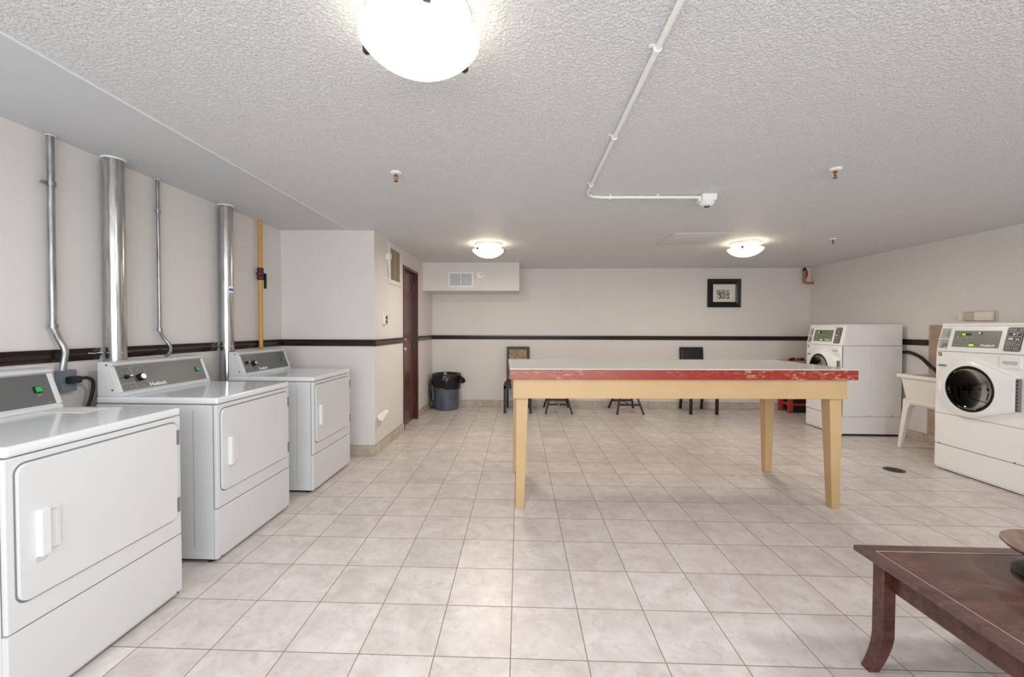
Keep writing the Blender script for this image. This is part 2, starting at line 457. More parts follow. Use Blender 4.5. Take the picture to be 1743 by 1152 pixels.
# chair rail
RZ0, RZ1 = 1.166, 1.236
RP = [(0, RZ0), (.009, RZ0), (.012, RZ0+.012), (.012, RZ0+.018), (.021, RZ0+.022), (.023, RZ0+.035), (.019, RZ0+.046), (.013, RZ0+.05), (.013, RZ1-.012), (.019, RZ1-.008), (.019, RZ1), (0, RZ1)]
tn = [1]
def rail(p0, p1, nrm):
    """p0, p1 in plan; nrm points into the room"""
    tn[0] += 1
    d = Vector((p1[0]-p0[0], p1[1]-p0[1], 0)); L = d.length
    bm = nb()
    n = Vector((nrm[0], nrm[1], 0)); mt = Matrix(((n.x, 0, d.x/L, p0[0]), (n.y, 0, d.y/L, p0[1]), (0, 1, 0, 0), (0, 0, 0, 1)))
    prism(bm, RP, 0, L, mt)
    return struct(obj('trim_%d' % tn[0], bm, 'dark_trim', sharp=.5, wn=False))
D1Y, D2Y = 2.474, 3.445
rail((XL, YF), (XL, D1Y-.06), (1, 0)); rail((XL, D1Y+.06), (XL, D2Y-.06), (1, 0)); rail((XL, D2Y+.06), (XL, YP), (1, 0))
rail((XL, YP), (XP+.018, YP), (0, -1))
rail((XP, YP-.018), (XP, DY0), (1, 0)); rail((XP, DY1), (XP, YB), (1, 0))
rail((XP, YB), (XR, YB), (0, -1)); rail((XR, 5.14), (XR, YB), (-1, 0))
# tiled baseboards
def base(name, mat, x0, x1, y0, y1):
    bm = nb(); box(bm, x0, x1, y0, y1, 0, .108, .002, seg=1); struct(obj(name, bm, mat, wn=False))
base('baseboard_left', 'base_y', XL, XL+.012, YF, YP)
base('baseboard_closet_front', 'base_x', XL+.012, XP+.011, YP-.012, YP)
base('baseboard_closet_side', 'base_y', XP, XP+.012, YP, DY0)
base('baseboard_corner', 'base_y', XP, XP+.012, DY1, YB)
base('baseboard_back', 'base_x', XP+.012, XR, YB-.012, YB)
base('baseboard_right', 'base_y', XR-.012, XR, YF, YB-.012)
# tile splashback on the right wall
bm = nb(); box(bm, XR-.01, XR, 2.9, 5.136, .108, 1.413)
struct(obj('wall_right_tile_splashback', bm, 'splash', wn=False))
# slight raised hatch in the ceiling
bm = nb(); box(bm, 1.64, 2.27, 4.55, 5.17, HC-.008, HC+.002, .003)
tag(obj('ceiling_hatch', bm, 'popcorn', wn=False), 'square painted access hatch in the textured ceiling between the two far lamps', 'hatch')

# door
d = thing('door_1', '', ''); del d['label']; del d['category']; struct(d)
bm = nb(); box(bm, XP-.095, XP-.055, DY0+.035, DY1-.035, .008, DZ-.035, .003)
leaf = obj('door_leaf', bm, 'brown_door', d)
bm = nb()
box(bm, XP-.115, XP+.012, DY0, DY0+.035, 0, DZ, .003); box(bm, XP-.115, XP+.012, DY1-.035, DY1, 0, DZ, .003)
box(bm, XP-.115, XP+.012, DY0+.035, DY1-.035, DZ-.035, DZ, .003)
obj('door_frame', bm, 'door_frame', d)
for z, mt_, nm in ((1.195, 'copper', 'door_knob'), (1.07, 'steel', 'door_lock')):
    bm = nb(); yk = DY0+.10
    r = 1.35 if nm == 'door_knob' else 1.1
    lathe(bm, [(0, 0), (.03*r, 0), (.03*r, .008), (.012*r, .014), (.012*r, .035), (.026*r, .045), (.029*r, .058), (.022*r, .07), (0, .074)], mt=plane_mt((XP-.055, yk, z), (0, 1, 0), (0, 0, 1)), seg=24)
    obj(nm, bm, mt_, d)
bm = nb()
for z in (.3, 1.1, 1.95): cyl(bm, (XP-.045, DY1-.04, z-.05), (XP-.045, DY1-.04, z+.05), .008, seg=10)
pieces('door_hinge', bm, 'dark_steel', d)

# ------------------------------------------------------------------ ceiling lamps
def make_lamp(loc, label, glow, rot):
    t = thing('ceiling_lamp', label, 'ceiling lamp', loc, rot, 'round flush ceiling lamps')
    bm = nb(); lathe(bm, [(0, 0), (.165, 0), (.17, -.004), (.17, -.03), (.16, -.036), (0, -.036)], seg=48)
    obj('canopy', bm, 'plastic', t)
    bm = nb()
    pr = [(.0, -.172)] + [(.196*math.sin(a), -.172+.088*(1-math.cos(a))/(1-math.cos(1.05))) for a in [1.05*k/12 for k in range(1, 13)]]
    sc_ = .196/(.196*math.sin(1.05)); pr = [(r*sc_, z) for r, z in pr]
    inner = [(r*.985, z+.005) for r, z in pr[::-1]]
    lathe(bm, pr + [(pr[-1][0]*.985, pr[-1][1]+.003)], seg=56)
    gb = obj('glass_bowl', bm, glow, t, sharp=1.2, wn=False)
    bm = nb(); lathe(bm, inner, seg=56); obj('inner_glass', bm, glow.replace('glow', 'inner'), gb, sharp=1.2, wn=False)
    kind = 'front' if glow == 'glow_front' else 'back'
    l = bpy.data.lights.new('lamp_light', 'AREA'); l.shape = 'DISK'; l.size = .22; l.energy = LAMP_DOWN[kind]
    l.color = (.96, .98, 1) if kind == 'front' else (1, .89, .74)
    lo = bpy.data.objects.new('lamp_light', l); C.objects.link(lo); lo.parent = t; lo.location = (0, 0, -.176)
    for k in range(3):
        a = 2*PI*k/3
        q = nb()
        mt = Matrix.Rotation(a, 4, 'Z')
        cyl(q, (.160, 0, -.03), (.197, 0, -.075), .003, seg=8, mt=mt)
        box(q, .180, .206, -.012, .012, -.096, -.070, .005, mt)
        
        obj('clip', q, 'dark_steel', t)
    return t
make_lamp((-.338, 1.375, HC), 'large glowing white glass bowl lamp on the ceiling, nearest the camera', 'glow_front', math.atan2(-.17, .06))
make_lamp((-.41, 5.07, HC), 'small-looking lit ceiling lamp in front of the bulkhead by the brown door', 'glow_back', -2.2)
make_lamp((2.66, 5.07, HC), 'lit bowl ceiling lamp near the black picture frame', 'glow_back', -2.2)
make_lamp((2.7, 1.3, HC), 'added unseen bowl ceiling lamp over the coffee table side of the room', 'glow_front', 0)  # invented extra lamp outside the view, added to brighten the room

# sprinklers
def sprinkler(x, y, label):
    t = thing('fire_sprinkler', label, 'sprinkler', (x, y, HC), .5, 'fire sprinklers in the ceiling')
    bm = nb(); lathe(bm, [(0, 0), (.036, 0), (.038, -.004), (.03, -.012), (.012, -.015), (0, -.015)], seg=28); obj('escutcheon', bm, 'plastic', t)
    bm = nb(); cyl(bm, (0, 0, -.012), (0, 0, -.026), .011, seg=12)
    for s in (-1, 1): tube(bm, smooth_path([(s*.010, 0, -.024), (s*.013, 0, -.038), (s*.004, 0, -.052)], 4), .0028, 8)
    cyl(bm, (0, 0, -.05), (0, 0, -.06), .005, seg=10); cyl(bm, (0, 0, -.058), (0, 0, -.062), .014, seg=16)
    obj('sprinkler_head', bm, 'brass', t)
    bm = nb(); cyl(bm, (0, 0, -.026), (0, 0, -.05), .0025, seg=8); obj('glass_bulb', bm, 'red_tag', t)
sprinkler(-.834, 2.733, 'brass sprinkler head under the ceiling on the dryer side')
sprinkler(2.009, 2.765, 'brass sprinkler head hanging to the right of the heat detector box')
sprinkler(3.537, 4.883, 'small far sprinkler head nearest the far corner washer')

# ceiling conduit with straps, detector at its end
t = thing('ceiling_conduit', 'white painted conduit running along the textured ceiling to the detector', 'conduit', (.49, 0, HC))
bm = nb()
path = [(0, -1.7, -.013), (0, 1.0, -.013), (0, 3.05, -.013), (.006, 3.17, -.013), (.05, 3.235, -.013), (.13, 3.262, -.013), (.16, 3.262, -.013), (.88, 3.262, -.020)]
pp = [Vector(path[0]), Vector(path[1])] + smooth_path(path[2:7], 6) + [Vector(path[7])]
tube(bm, pp, .0115, 12); obj('pipe', bm, 'plastic', t)
for x, y in ((0, .6), (0, 1.55), (0, 2.25), (0, 2.98)):
    bm = nb(); cyl(bm, (x, y-.008, -.013), (x, y+.008, -.013), .0155, seg=14); box(bm, x-.032, x+.014, y-.008, y+.008, -.004, 0, .001); obj('strap', bm, 'plastic', t)
for x in (.19, .55):
    bm = nb(); cyl(bm, (x-.008, 3.262, -.014), (x+.008, 3.262, -.014), .0155, seg=14); box(bm, x-.008, x+.008, 3.23, 3.275, -.004, 0, .001); obj('strap', bm, 'plastic', t)
t = thing('heat_detector', 'white heat detector box on the ceiling at the end of the conduit', 'detector', (1.425, 3.28, HC))
bm = nb(); box(bm, -.055, .055, -.055, .055, -.05, 0, .006); box(bm, -.07, -.055, -.02, .02, -.05, -.015, .003); obj('junction_box', bm, 'plastic', t)
bm = nb(); lathe(bm, [(0, -.045), (.055, -.05), (.058, -.062), (.045, -.078), (.03, -.084), (0, -.084)], seg=32); obj('detector_head', bm, 'plastic', t)
bm = nb(); lathe(bm, [(0, -.084), (.02, -.084), (.018, -.092), (0, -.092)], seg=20); obj('sensor', bm, 'dark_steel', t)

# ------------------------------------------------------------------ left wall pipes
def duct(y, label, lab=False, zb=.2):
    t = thing('exhaust_duct', label, 'duct', (XL+.056, y, 0), 0, 'galvanised dryer exhaust ducts')
    bm = nb(); R_ = .0525
    prof = [(R_, zb), (R_, 1.02), (R_+.0015, 1.022), (R_+.0015, 1.05), (R_, 1.052), (R_, 2.34), (R_-.001, 2.386)]
    lathe(bm, prof, seg=48)
    obj('duct_pipe', bm, 'galv', t, wn=False)
    bm = nb(); lathe(bm, [(R_, 2.385), (R_+.008, 2.388), (R_+.01, 2.394), (R_, 2.396)], seg=40); obj('collar', bm, 'plastic', t)
    # chain around the duct
    bm = nb()
    for k in range(26):
        a = -PI*.52 + PI*1.04*k/25
        p = Vector(((R_+.004)*math.cos(a), (R_+.004)*math.sin(a), 1.205))
        cyl(bm, p-Vector((0, 0, .0012)), p+Vector((0, 0, .0012)), .0045 if k % 2 else .0035, seg=8)
    for k in range(9):
        p = Vector((-.03, -R_-.006-.010*k, 1.205+.002*math.sin(k)))
        bmesh.ops.create_icosphere(bm, subdivisions=1, radius=.0042, matrix=Matrix.Translation(p))
    obj('hanging_chain', bm, 'steel', t, wn=False)
    if lab:
        mt = Matrix.Rotation(-.75, 4, 'Z')
        def patch(bm, z0, z1, a0, a1, r):
            n = 8; v0 = []; v1 = []
            for k in range(n+1):
                a = a0+(a1-a0)*k/n
                v0.append(bm.verts.new(mt @ Vector((r*math.cos(a), r*math.sin(a), z0)))); v1.append(bm.verts.new(mt @ Vector((r*math.cos(a), r*math.sin(a), z1))))
            for k in range(n): bm.faces.new((v0[k], v0[k+1], v1[k+1], v1[k]))
        bm = nb(); patch(bm, 1.655, 1.71, .1, .95, R_+.0006); s = obj('sticker', bm, 'plastic', t, wn=False)
        bm = nb(); patch(bm, 1.672, 1.690, .14, .91, R_+.0010); obj('blue_band', bm, 'blue', s, wn=False)
    return t
duct(D1Y, 'silver exhaust duct rising behind the middle dryer')
duct(D2Y, 'silver exhaust duct with blue and white sticker behind the farthest dryer', True)
def conduit(name, pts, r, label, mat, couplings, strap=None):
    t = thing(name, label, 'conduit', pts[-1])
    o = Vector(pts[-1])
    bm = nb(); P = [Vector(p)-o for p in pts]
    tube(bm, [P[0], P[1]] + smooth_path(P[2:], 6), r, 14); obj('pipe', bm, mat, t)
    for c in couplings:
        c = Vector(c)-o; bm = nb(); cyl(bm, c-Vector((0, 0, .012)), c+Vector((0, 0, .012)), r+.0045, seg=16)
        if strap and (c+o - Vector(strap)).length < .01: box(bm, c.x-.012, c.x-.004, c.y-.045, c.y, c.z-.006, c.z+.006, .001); cyl(bm, c+Vector((-.004, -.04, 0)), c+Vector((.006, -.04, 0)), .008, seg=10)
        obj('coupling', bm, 'conduit', t)
    bm = nb(); cyl(bm, P[0], P[0]+Vector((0, 0, -.004)), r+.008, seg=16); obj('ceiling_collar', bm, 'plastic', t)
    return t
conduit('wall_conduit', [(-2.54, 2.155, 2.392), (-2.54, 2.153, 2.0), (-2.54, 2.152, 1.42), (-2.54, 2.153, 1.36), (-2.53, 2.172, 1.29), (-2.515, 2.185, 1.235), (-2.512, 2.180, 1.19), (-2.515, 2.17, 1.12)], .0155,
        'thick grey metal conduit on the wall beside the nearest dryer', 'conduit', [(-2.54, 2.155, 2.132), (-2.54, 2.152, 1.365)], (-2.54, 2.155, 2.132))
conduit('wall_conduit', [(-2.545, 2.818, 2.392), (-2.545, 2.819, 2.0), (-2.545, 2.82, 1.40), (-2.545, 2.822, 1.34), (-2.535, 2.845, 1.28), (-2.51, 2.862, 1.23), (-2.50, 2.85, 1.185), (-2.505, 2.82, 1.155)], .0105,
        'thin grey metal conduit between the two silver exhaust ducts', 'conduit', [(-2.545, 2.818, 2.17), (-2.545, 2.821, 1.345)])
t = thing('gas_pipe', 'yellow painted gas pipe with rusty valve beside the far duct', 'pipe', (-2.53, 3.93, 1.05))
bm = nb(); cyl(bm, (0, 0, 0), (0, .0, 1.342), .019, seg=20); obj('pipe', bm, 'yellow_pipe', t)
bm = nb(); lathe(bm, [(.019, .77), (.03, .775), (.03, .80), (.024, .805), (.034, .82), (.034, .845), (.024, .85), (.029, .86), (.029, .885), (.019, .89)], seg=10); obj('valve', bm, 'rust', t, sharp=.3)
bm = nb(); box(bm, .02, .045, .018, .03, .69, .835, .004); obj('valve_handle', bm, 'black', t)
# outlet and cord behind the near dryer
t = thing('wall_outlet', 'grey outlet box with black plug and cord behind the nearest dryer', 'outlet', (XL, 2.215, 1.0))
bm = nb(); box(bm, 0, .045, -.04, .04, 0, .12, .004); obj('outlet_box', bm, plain('outlet_grey', col(120, 130, 140), .4), t)
bm = nb(); box(bm, .045, .085, -.025, .035, .045, .085, .008); obj('plug', bm, 'black', t)
bm = nb(); tube(bm, smooth_path([(.075, .03, .07), (.085, .06, .07), (.09, .085, .04), (.08, .08, -.05), (.06, .04, -.2), (.05, 0, -.4)], 6), .009, 10); obj('power_cord', bm, 'black', t)

# ------------------------------------------------------------------ dryers
def make_dryer(W, label, loc):
    t = thing('clothes_dryer', label, 'dryer', loc, PI/2, 'white dryers along the wall')
    Dp = .719; ZS, ZT, ZL = .315, .957, .918
    bm = nb(); box(bm, .002, W-.002, .022, Dp, .02, ZL-.003, .004)
    # side pressing lines and foot plate
    obj('cabinet', bm, 'white', t)
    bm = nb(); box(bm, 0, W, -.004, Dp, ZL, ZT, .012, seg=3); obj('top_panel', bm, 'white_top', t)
    # front panel
    F = plane_mt((0, 0, 0), (1, 0, 0), (0, 0, 1))     # u = x, v = z, n = -y (out of the front)
    bm = nb(); box(bm, 0, W, ZS+.002, ZL-.003, -.022, 0, .006, F)
    fp = obj('front_panel', bm, 'white', t)
    d0, d1, e0, e1 = .028, W-.028, .408, .888
    bm = nb(); prism(bm, rrect(d0-.006, d1+.006, e0-.006, e1+.006, .038), 0, .0012, F); obj('door_seal', bm, 'seam', fp)
    bm = nb(); prism(bm, rrect(d0-.016, d1+.016, e0-.016, e1+.016, .048), 0, .0006, F); obj('door_recess', bm, 'white', fp, wn=False)
    bm = nb(); prism(bm, rrect(d0, d1, e0, e1, .034), 0, .011, F, .004); dr = obj('door', bm, 'white', t)
    bm = nb()
    hx0, hx1, hz0, hz1 = .078, .152, .545, .716
    prism(bm, [(hx0, hz0), (hx0+.038, hz0+.002), (hx1-.008, hz0+.008), (hx1, hz0+.018), (hx1, hz1-.018), (hx1-.008, hz1-.008), (hx0+.03, hz1), (hx0, hz1-.004)], .010, .0135, F, .0015)
    outline(bm, hx0+.034, hx1-.003, hz0+.014, hz1-.012, .004, .0135, .019, F)
    prism(bm, rrect(hx0, hx0+.034, hz0, hz1-.002, .006), .012, .032, F, .006)
    obj('handle', bm, 'handle_white', dr)
    for z in (.475, .812):
        bm = nb(); box(bm, d1-.010, d1+.004, z-.036, z+.036, .004, .013, .001, F); cyl(bm, (d1+.002, -.013, z-.036), (d1+.002, -.013, z+.036), .003, seg=8)
        obj('hinge', bm, 'hinge_metal', dr)
    bm = nb()
    prism(bm, [(0, .03), (W, .03), (W, ZS-.003), (0, ZS-.003)], -.022, 0, F, .005)
    prism(bm, [(.006, .02), (W-.006, .02), (W-.002, .032), (.002, .032)], -.022, -.008, F)
    obj('lower_panel', bm, 'white', t)
    bm = nb()
    for x in (.03, W-.03): cyl(bm, (x, .001, .03), (x, -.002, .03), .004, seg=8)
    pieces('panel_screw', bm, 'dark_steel', t)
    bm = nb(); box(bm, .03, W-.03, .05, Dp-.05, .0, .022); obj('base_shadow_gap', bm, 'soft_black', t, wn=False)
    for x in (.03, W-.03):
        for y in (.06, Dp-.06):
            bm = nb(); cyl(bm, (x, y, 0), (x, y, .022), .018, seg=14); obj('foot', bm, 'black', t)
    # side seams: thin dark bead down each side plus foot plate
    bm = nb()
    for s, x in ((-1, .002), (1, W-.002)):
        mt = plane_mt((x, 0, 0), (0, -s, 0), (0, 0, 1)) if s > 0 else plane_mt((x, 0, 0), (0, -s*-1, 0), (0, 0, 1))
        box(bm, min(x, x+s*.0008), max(x, x+s*.0008), .022, .0245, .03, ZL-.004)
        box(bm, min(x, x+s*.0008), max(x, x+s*.0008), .14, .1415, .09, ZL-.03)
    pieces('side_seam', bm, 'seam', t, wn=False)
    bm = nb()
    box(bm, -.0005, .003, .05, .34, .024, .062, .001); cyl(bm, (-.003, .075, .043), (0, .075, .043), .004, seg=8)
    obj('side_plate', bm, 'white', t)
    # console
    y0b, y1b = .575, .635     # front face of the console, bottom and top
    zc0, zc1 = ZT, 1.158
    poly = [(.716, zc0), (.716, zc1-.005), (.71, zc1), (y1b+.018, zc1), (y1b-.012, zc1-.010), (y1b-.008, zc1-.022), (y1b+.006, zc1-.030), (y0b+.012, zc0+.022), (y0b, zc0+.014), (y0b, zc0)]
    c0, c1 = .008, W-.035
    bm = nb(); prism(bm, poly, c0, c1, Matrix(((0, 0, 1, 0), (1, 0, 0, 0), (0, 1, 0, 0), (0, 0, 0, 1))))
    con = obj('console', bm, 'white', t, bevel=.003)
    v = Vector((0, y1b+.006-(y0b+.012), (zc1-.030)-(zc0+.022))); Lv = v.length
    S = plane_mt((c0, y0b+.012, zc0+.022), (1, 0, 0), v)
    Wc = c1-c0
    bm = nb(); box(bm, .0, .022, 0, Lv, 0, .008, .002, S); box(bm, Wc-.022, Wc, 0, Lv, 0, .008, .002, S); pieces('end_cap', bm, 'white', con)
    bm = nb(); box(bm, .022, Wc-.022, .004, Lv-.001, 0, .0025, 0, S); pn = obj('control_panel', bm, 'panel_grey', t, wn=False)
    h = .0025
    bm = nb()
    outline(bm, .032, .112, .052, Lv-.010, .0016, h, h+.0006, S); outline(bm, .032, .112, .010, .046, .0016, h, h+.0006, S)
    outline(bm, .118, .205, .010, Lv-.010, .0016, h, h+.0006, S)
    for x, y in ((.05, .115), (.085, .115), (.045, .075), (.155, .128), (.165, .022), (.125, .10)): box(bm, x, x+.010, y, y+.003, h, h+.0005, 0, S)
    box(bm, .075, .095, .026, .030, h, h+.0005, 0, S)
    for x in (Wc-.088,): box(bm, x, x+.016, .052, .055, h, h+.0005, 0, S)
    box(bm, Wc-.062, Wc-.032, .012, .0135, h, h+.0005, 0, S)
    obj('panel_markings', bm, 'line_grey', pn, wn=False)
    bm = nb(); cyl(bm, (.055, .028, h), (.055, .028, h+.002), .003, seg=10, mt=S); obj('indicator_lamp', bm, 'amber', pn)
    bm = nb(); lathe(bm, [(0, h), (.013, h), (.012, h+.008), (.006, h+.010), (0, h+.010)], (.075, .088, 0), 20, S)
    box(bm, .058, .096, .083, .093, h+.006, h+.022, .003, S); sk = obj('selector_knob', bm, 'black', pn)
    bm = nb(); box(bm, .078, .096, .085, .092, h+.022, h+.024, .001, S); obj('knob_pointer', bm, 'steel', sk)
    bm = nb(); lathe(bm, [(0, h), (.023, h), (.022, h+.024), (.020, h+.026), (0, h+.026)], (.158, .076, 0), 28, S); tk = obj('timer_knob', bm, 'black', pn)
    bm = nb(); lathe(bm, [(0, h+.0262), (.0165, h+.0262), (.016, h+.028), (0, h+.028)], (.158, .076, 0), 28, S); obj('knob_cap', bm, 'steel', tk)
    bm = text_bm('Huebsch', .034, S @ Matrix.Translation((.208, .013, h)), .0006, .0008, squash=1.0); obj('logo', bm, 'ink_white', pn, wn=False)
    bm = nb(); gx = Wc-.098; box(bm, gx, gx+.032, .066, .098, h, h+.004, .001, S); sw = obj('start_switch', bm, 'black', pn)
    bm = nb(); box(bm, gx+.008, gx+.030, .070, .095, h+.003, h+.009, .002, S); obj('switch_rocker', bm, 'green_switch', sw)
    bm = nb()
    for y, z in ((.60+.06, 1.14), (.60+.025, .995)): cyl(bm, (c0-.002, y, z), (c0+.001, y, z), .005, seg=10)
    pieces('console_screw', bm, 'dark_steel', con)
    return t
make_dryer(.715, 'nearest white dryer, cut off at the picture edge', (-1.722, 1.305, 0))
make_dryer(.735, 'middle white dryer of the row, below the thicker silver duct', (-1.742, 2.295, 0))
make_dryer(.72, 'farthest white dryer of the row, below the yellow gas pipe', (-1.700, 3.315, 0))
bm = nb(); box(bm, -2.29, -2.06, 1.86, 1.975, .9572, .959)
tag(obj('instruction_card', bm, 'offwhite', wn=False), 'thin pale card lying on top of the nearest dryer', 'card')

# ------------------------------------------------------------------ washers
def make_washer(label, loc, W=.74, sx=1.0, rz=-PI/2):
    t = thing('washing_machine', label, 'washing machine', loc, rz, 'white front loading washers')
    t.scale = (sx, 1, 1)
    Dp = .735; ZS = 1.152; ZT = 1.42; SET = .055
    F = plane_mt((0, 0, 0), (1, 0, 0), (0, 0, 1))
    # cabinet open towards the front hole
    bm = nb(); b2 = bmesh.new()
    box(b2, 0, W, 0.004, Dp, .25, ZS-.002)
    for f in [f for f in b2.faces if abs(f.calc_center_median().y-.004) < 1e-4]: b2.faces.remove(f)
    merge(bm, b2); obj('cabinet', bm, 'washer_white', t, wn=False)
    gx, gz, gr = .345, .822, .205
    bm = nb()
    o_ = [bm.verts.new((x, 0, z)) for x, z in rrect(0, W, .552, ZS-.003, .006, 3)]
    i_ = [bm.verts.new((gx+(gr+.01)*math.cos(a), 0, gz+(gr+.01)*math.sin(a))) for a in [2*PI*k/48 for k in range(48)]]
    ed = [bm.edges.new((l[k], l[(k+1) % len(l)])) for l in (o_, i_) for k in range(len(l))]
    bmesh.ops.triangle_fill(bm, edges=ed, use_beauty=True)
    bad = [f for f in bm.faces if (Vector((f.calc_center_median().x-gx, 0, f.calc_center_median().z-gz))).length < gr*.9]
    bmesh.ops.delete(bm, geom=bad, context='FACES_ONLY')
    r_ = bmesh.ops.extrude_face_region(bm, geom=bm.faces[:]); vs_ = [v for v in r_['geom'] if isinstance(v, bmesh.types.BMVert)]
    bmesh.ops.translate(bm, vec=(0, .012, 0), verts=vs_)
    obj('front_panel', bm, 'washer_white', t)
    bm = nb(); box(bm, 0, W, .252, .549, -.02, 0, .004, F); obj('service_panel', bm, 'washer_white', t)
    bm = nb(); box(bm, .0, W, .028, .249, -.02, -.001, .005, F); box(bm, .004, W-.004, .012, .03, -.02, -.010, 0, F)
    box(bm, 0, W, .02, Dp, .028, .248, .004)
    kp = obj('base_panel', bm, 'washer_white', t)
    bm = nb(); box(bm, 0.002, W-.002, .001, .004, .247, .254); box(bm, 0.002, W-.002, .001, .004, .547, .554)
    box(bm, -.0006, 0, .01, Dp-.01, ZS-.004, ZS-.002); box(bm, W, W+.0006, .01, Dp-.01, ZS-.004, ZS-.002)
    box(bm, W, W+.0006, .01, Dp-.01, .249, .252)
    obj('panel_gap', bm, 'seam', t, wn=False)
    bm = nb()
    for x in (.05, W-.07): cyl(bm, (x, 0, .258), (x, -.004, .258), .005, seg=10)
    for y in (.35, .62): cyl(bm, (W, y, .262), (W+.003, y, .262), .006, seg=8)
    pieces('panel_screw', bm, 'dark_steel', t)
    bm = nb()
    for y in (.33, .34, .60): box(bm, W, W+.0012, y, y+.004, .30, ZS-.04)
    pieces('side_rib', bm, 'washer_white', t, wn=False)
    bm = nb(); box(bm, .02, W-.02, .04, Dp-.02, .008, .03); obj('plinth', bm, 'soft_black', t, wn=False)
    for x in (.05, W-.05):
        for y in (.07, Dp-.07): bm = nb(); cyl(bm, (x, y, 0), (x, y, .02), .02, seg=12); obj('foot', bm, 'black', t)
    # upper console: sloped front
    bm = nb()
    prism(bm, [(Dp, ZS), (Dp, ZT-.03), (SET-.006, ZT-.03), (0, ZS+.012), (0, ZS)], 0, W, Matrix(((0, 0, 1, 0), (1, 0, 0, 0), (0, 1, 0, 0), (0, 0, 0, 1))))
    con = obj('console', bm, 'washer_white', t, bevel=.004)
    bm = nb(); box(bm, -.003, W+.003, SET-.012, Dp+.003, ZT-.032, ZT, .012, seg=3); obj('lid', bm, 'washer_white', t)
    v = Vector((0, SET-.006, ZT-.03-(ZS+.012))); Lv = v.length
    S = plane_mt((0, 0, ZS+.012), (1, 0, 0), v)
    # coin unit
    bm = nb(); outline(bm, .006, .110, .008, Lv-.012, .006, -.001, .006, S); box(bm, .012, .104, .098, .106, 0, .022, .002, S); cu = obj('coin_unit', bm, 'washer_white', t)
    bm = nb(); box(bm, .014, .10, .106, Lv-.022, 0, .002, 0, S); box(bm, .014, .10, .014, .098, 0, .002, 0, S); obj('recess_plate', bm, plain('coin_plate', col(176, 176, 172), .4), cu, wn=False)
    bm = nb(); cyl(bm, (.07, .055, .002), (.07, .055, .016), .016, seg=18, mt=S); cyl(bm, (.05, .03, .002), (.05, .03, .01), .009, seg=14, mt=S); box(bm, .075, .082, .13, .185, .002, .010, .001, S)
    obj('coin_lock', bm, 'steel', cu)
    # display panel
    bm = nb(); prism(bm, rrect(.120, .545, .010, Lv-.022, .012), 0, .003, S); obj('display_bezel', bm, 'washer_white', t, wn=False)
    p0, p1, q0, q1 = .138, .522, .034, .188
    bm = nb(); box(bm, p0, p1, q0, q1, .003, .006, 0, S); pn = obj('display_panel', bm, 'panel_green', t, wn=False)
    h = .006
    bm = nb(); box(bm, p0+.062, p0+.150, q1-.046, q1-.022, h, h+.001, 0, S); ds = obj('display_window', bm, 'black', pn, wn=False)
    bm = text_bm('462', .022, S @ Matrix.Translation((p0+.068, q1-.042, h+.001)), .0004, .0006); obj('display_digits', bm, 'led', ds, wn=False)
    bm = nb(); cyl(bm, (p0+.225, q1-.022, h), (p0+.225, q1-.022, h+.012), .010, seg=18, mt=S); obj('panel_lock', bm, 'steel', pn)
    bm = nb()
    for k in range(4): box(bm, p0+.092+.022*k, p0+.102+.022*k, q1-.066, q1-.058, h, h+.0005, 0, S)
    box(bm, p0+.03, p0+.042, q1-.072, q1-.055, h, h+.0005, 0, S)
    for j in range(3):
        for k in range(7):
            if (j*7+k) % 5 != 3: box(bm, p0+.014+.02*k, p0+.028+.02*k, q0+.018+.022*j, q0+.0225+.022*j, h, h+.0005, 0, S)
    obj('panel_markings', bm, 'line_grey', pn, wn=False)
    bm = nb(); box(bm, p0+.150, p0+.186, q0+.014, q0+.026, h, h+.001, 0, S); obj('start_button', bm, 'led', pn, wn=False)
    bm = text_bm('Huebsch', .032, S @ Matrix.Translation((p1-.140, q0+.012, h)), .0005, .0008); obj('logo', bm, 'ink_white', pn, wn=False)
    # black pictogram plate
    bm = nb(); prism(bm, rrect(.562, .680, .014, Lv-.010, .012), 0, .004, S); pl = obj('instruction_plate', bm, 'black', t, wn=False)
    bm = nb(); h = .004
    for k in range(5):
        y = .022 + k*.0405; outline(bm, .570, .672, y, y+.034, .0016, h, h+.0005, S)
    def glyph_box(x, y, w_, h_): outline(bm, x, x+w_, y, y+h_, .0022, h, h+.0006, S)
    y = .022+4*.0405; glyph_box(.580, y+.010, .018, .014); glyph_box(.606, y+.010, .018, .014); box(bm, .632, .638, y+.016, y+.018, h, h+.0006, 0, S); glyph_box(.645, y+.010, .018, .014)
    y -= .0405; box(bm, .606, .622, y+.010, y+.024, h, h+.0006, 0, S); box(bm, .632, .636, y+.008, y+.026, h, h+.0006, 0, S); box(bm, .636, .650, y+.022, y+.026, h, h+.0006, 0, S)
    y -= .0405; [box(bm, .580+.012*k, .590+.012*k, y+.010, y+.026, h, h+.0006, 0, S) for k in range(3)]; [box(bm, .632+.014*k, .643+.014*k, y+.010, y+.020, h, h+.0006, 0, S) for k in range(2)]
    y -= .0405; glyph_box(.578, y+.008, .018, .018); box(bm, .602, .604, y+.008, y+.026, h, h+.0006, 0, S); glyph_box(.612, y+.010, .012, .014); box(bm, .634, .636, y+.008, y+.026, h, h+.0006, 0, S); glyph_box(.644, y+.010, .018, .009)
    y -= .0405; glyph_box(.580, y+.010, .024, .014); box(bm, .614, .622, y+.013, y+.021, h, h+.0006, 0, S); glyph_box(.632, y+.010, .028, .012)
    obj('pictograms', bm, 'ink_white', pl, wn=False)
    # front decals
    bm = nb(); box(bm, .018, .052, 1.103, 1.140, 0, .0015, 0, F); dc = obj('brown_decal', bm, plain('decal_brown', col(84, 68, 48), .4), t, wn=False)
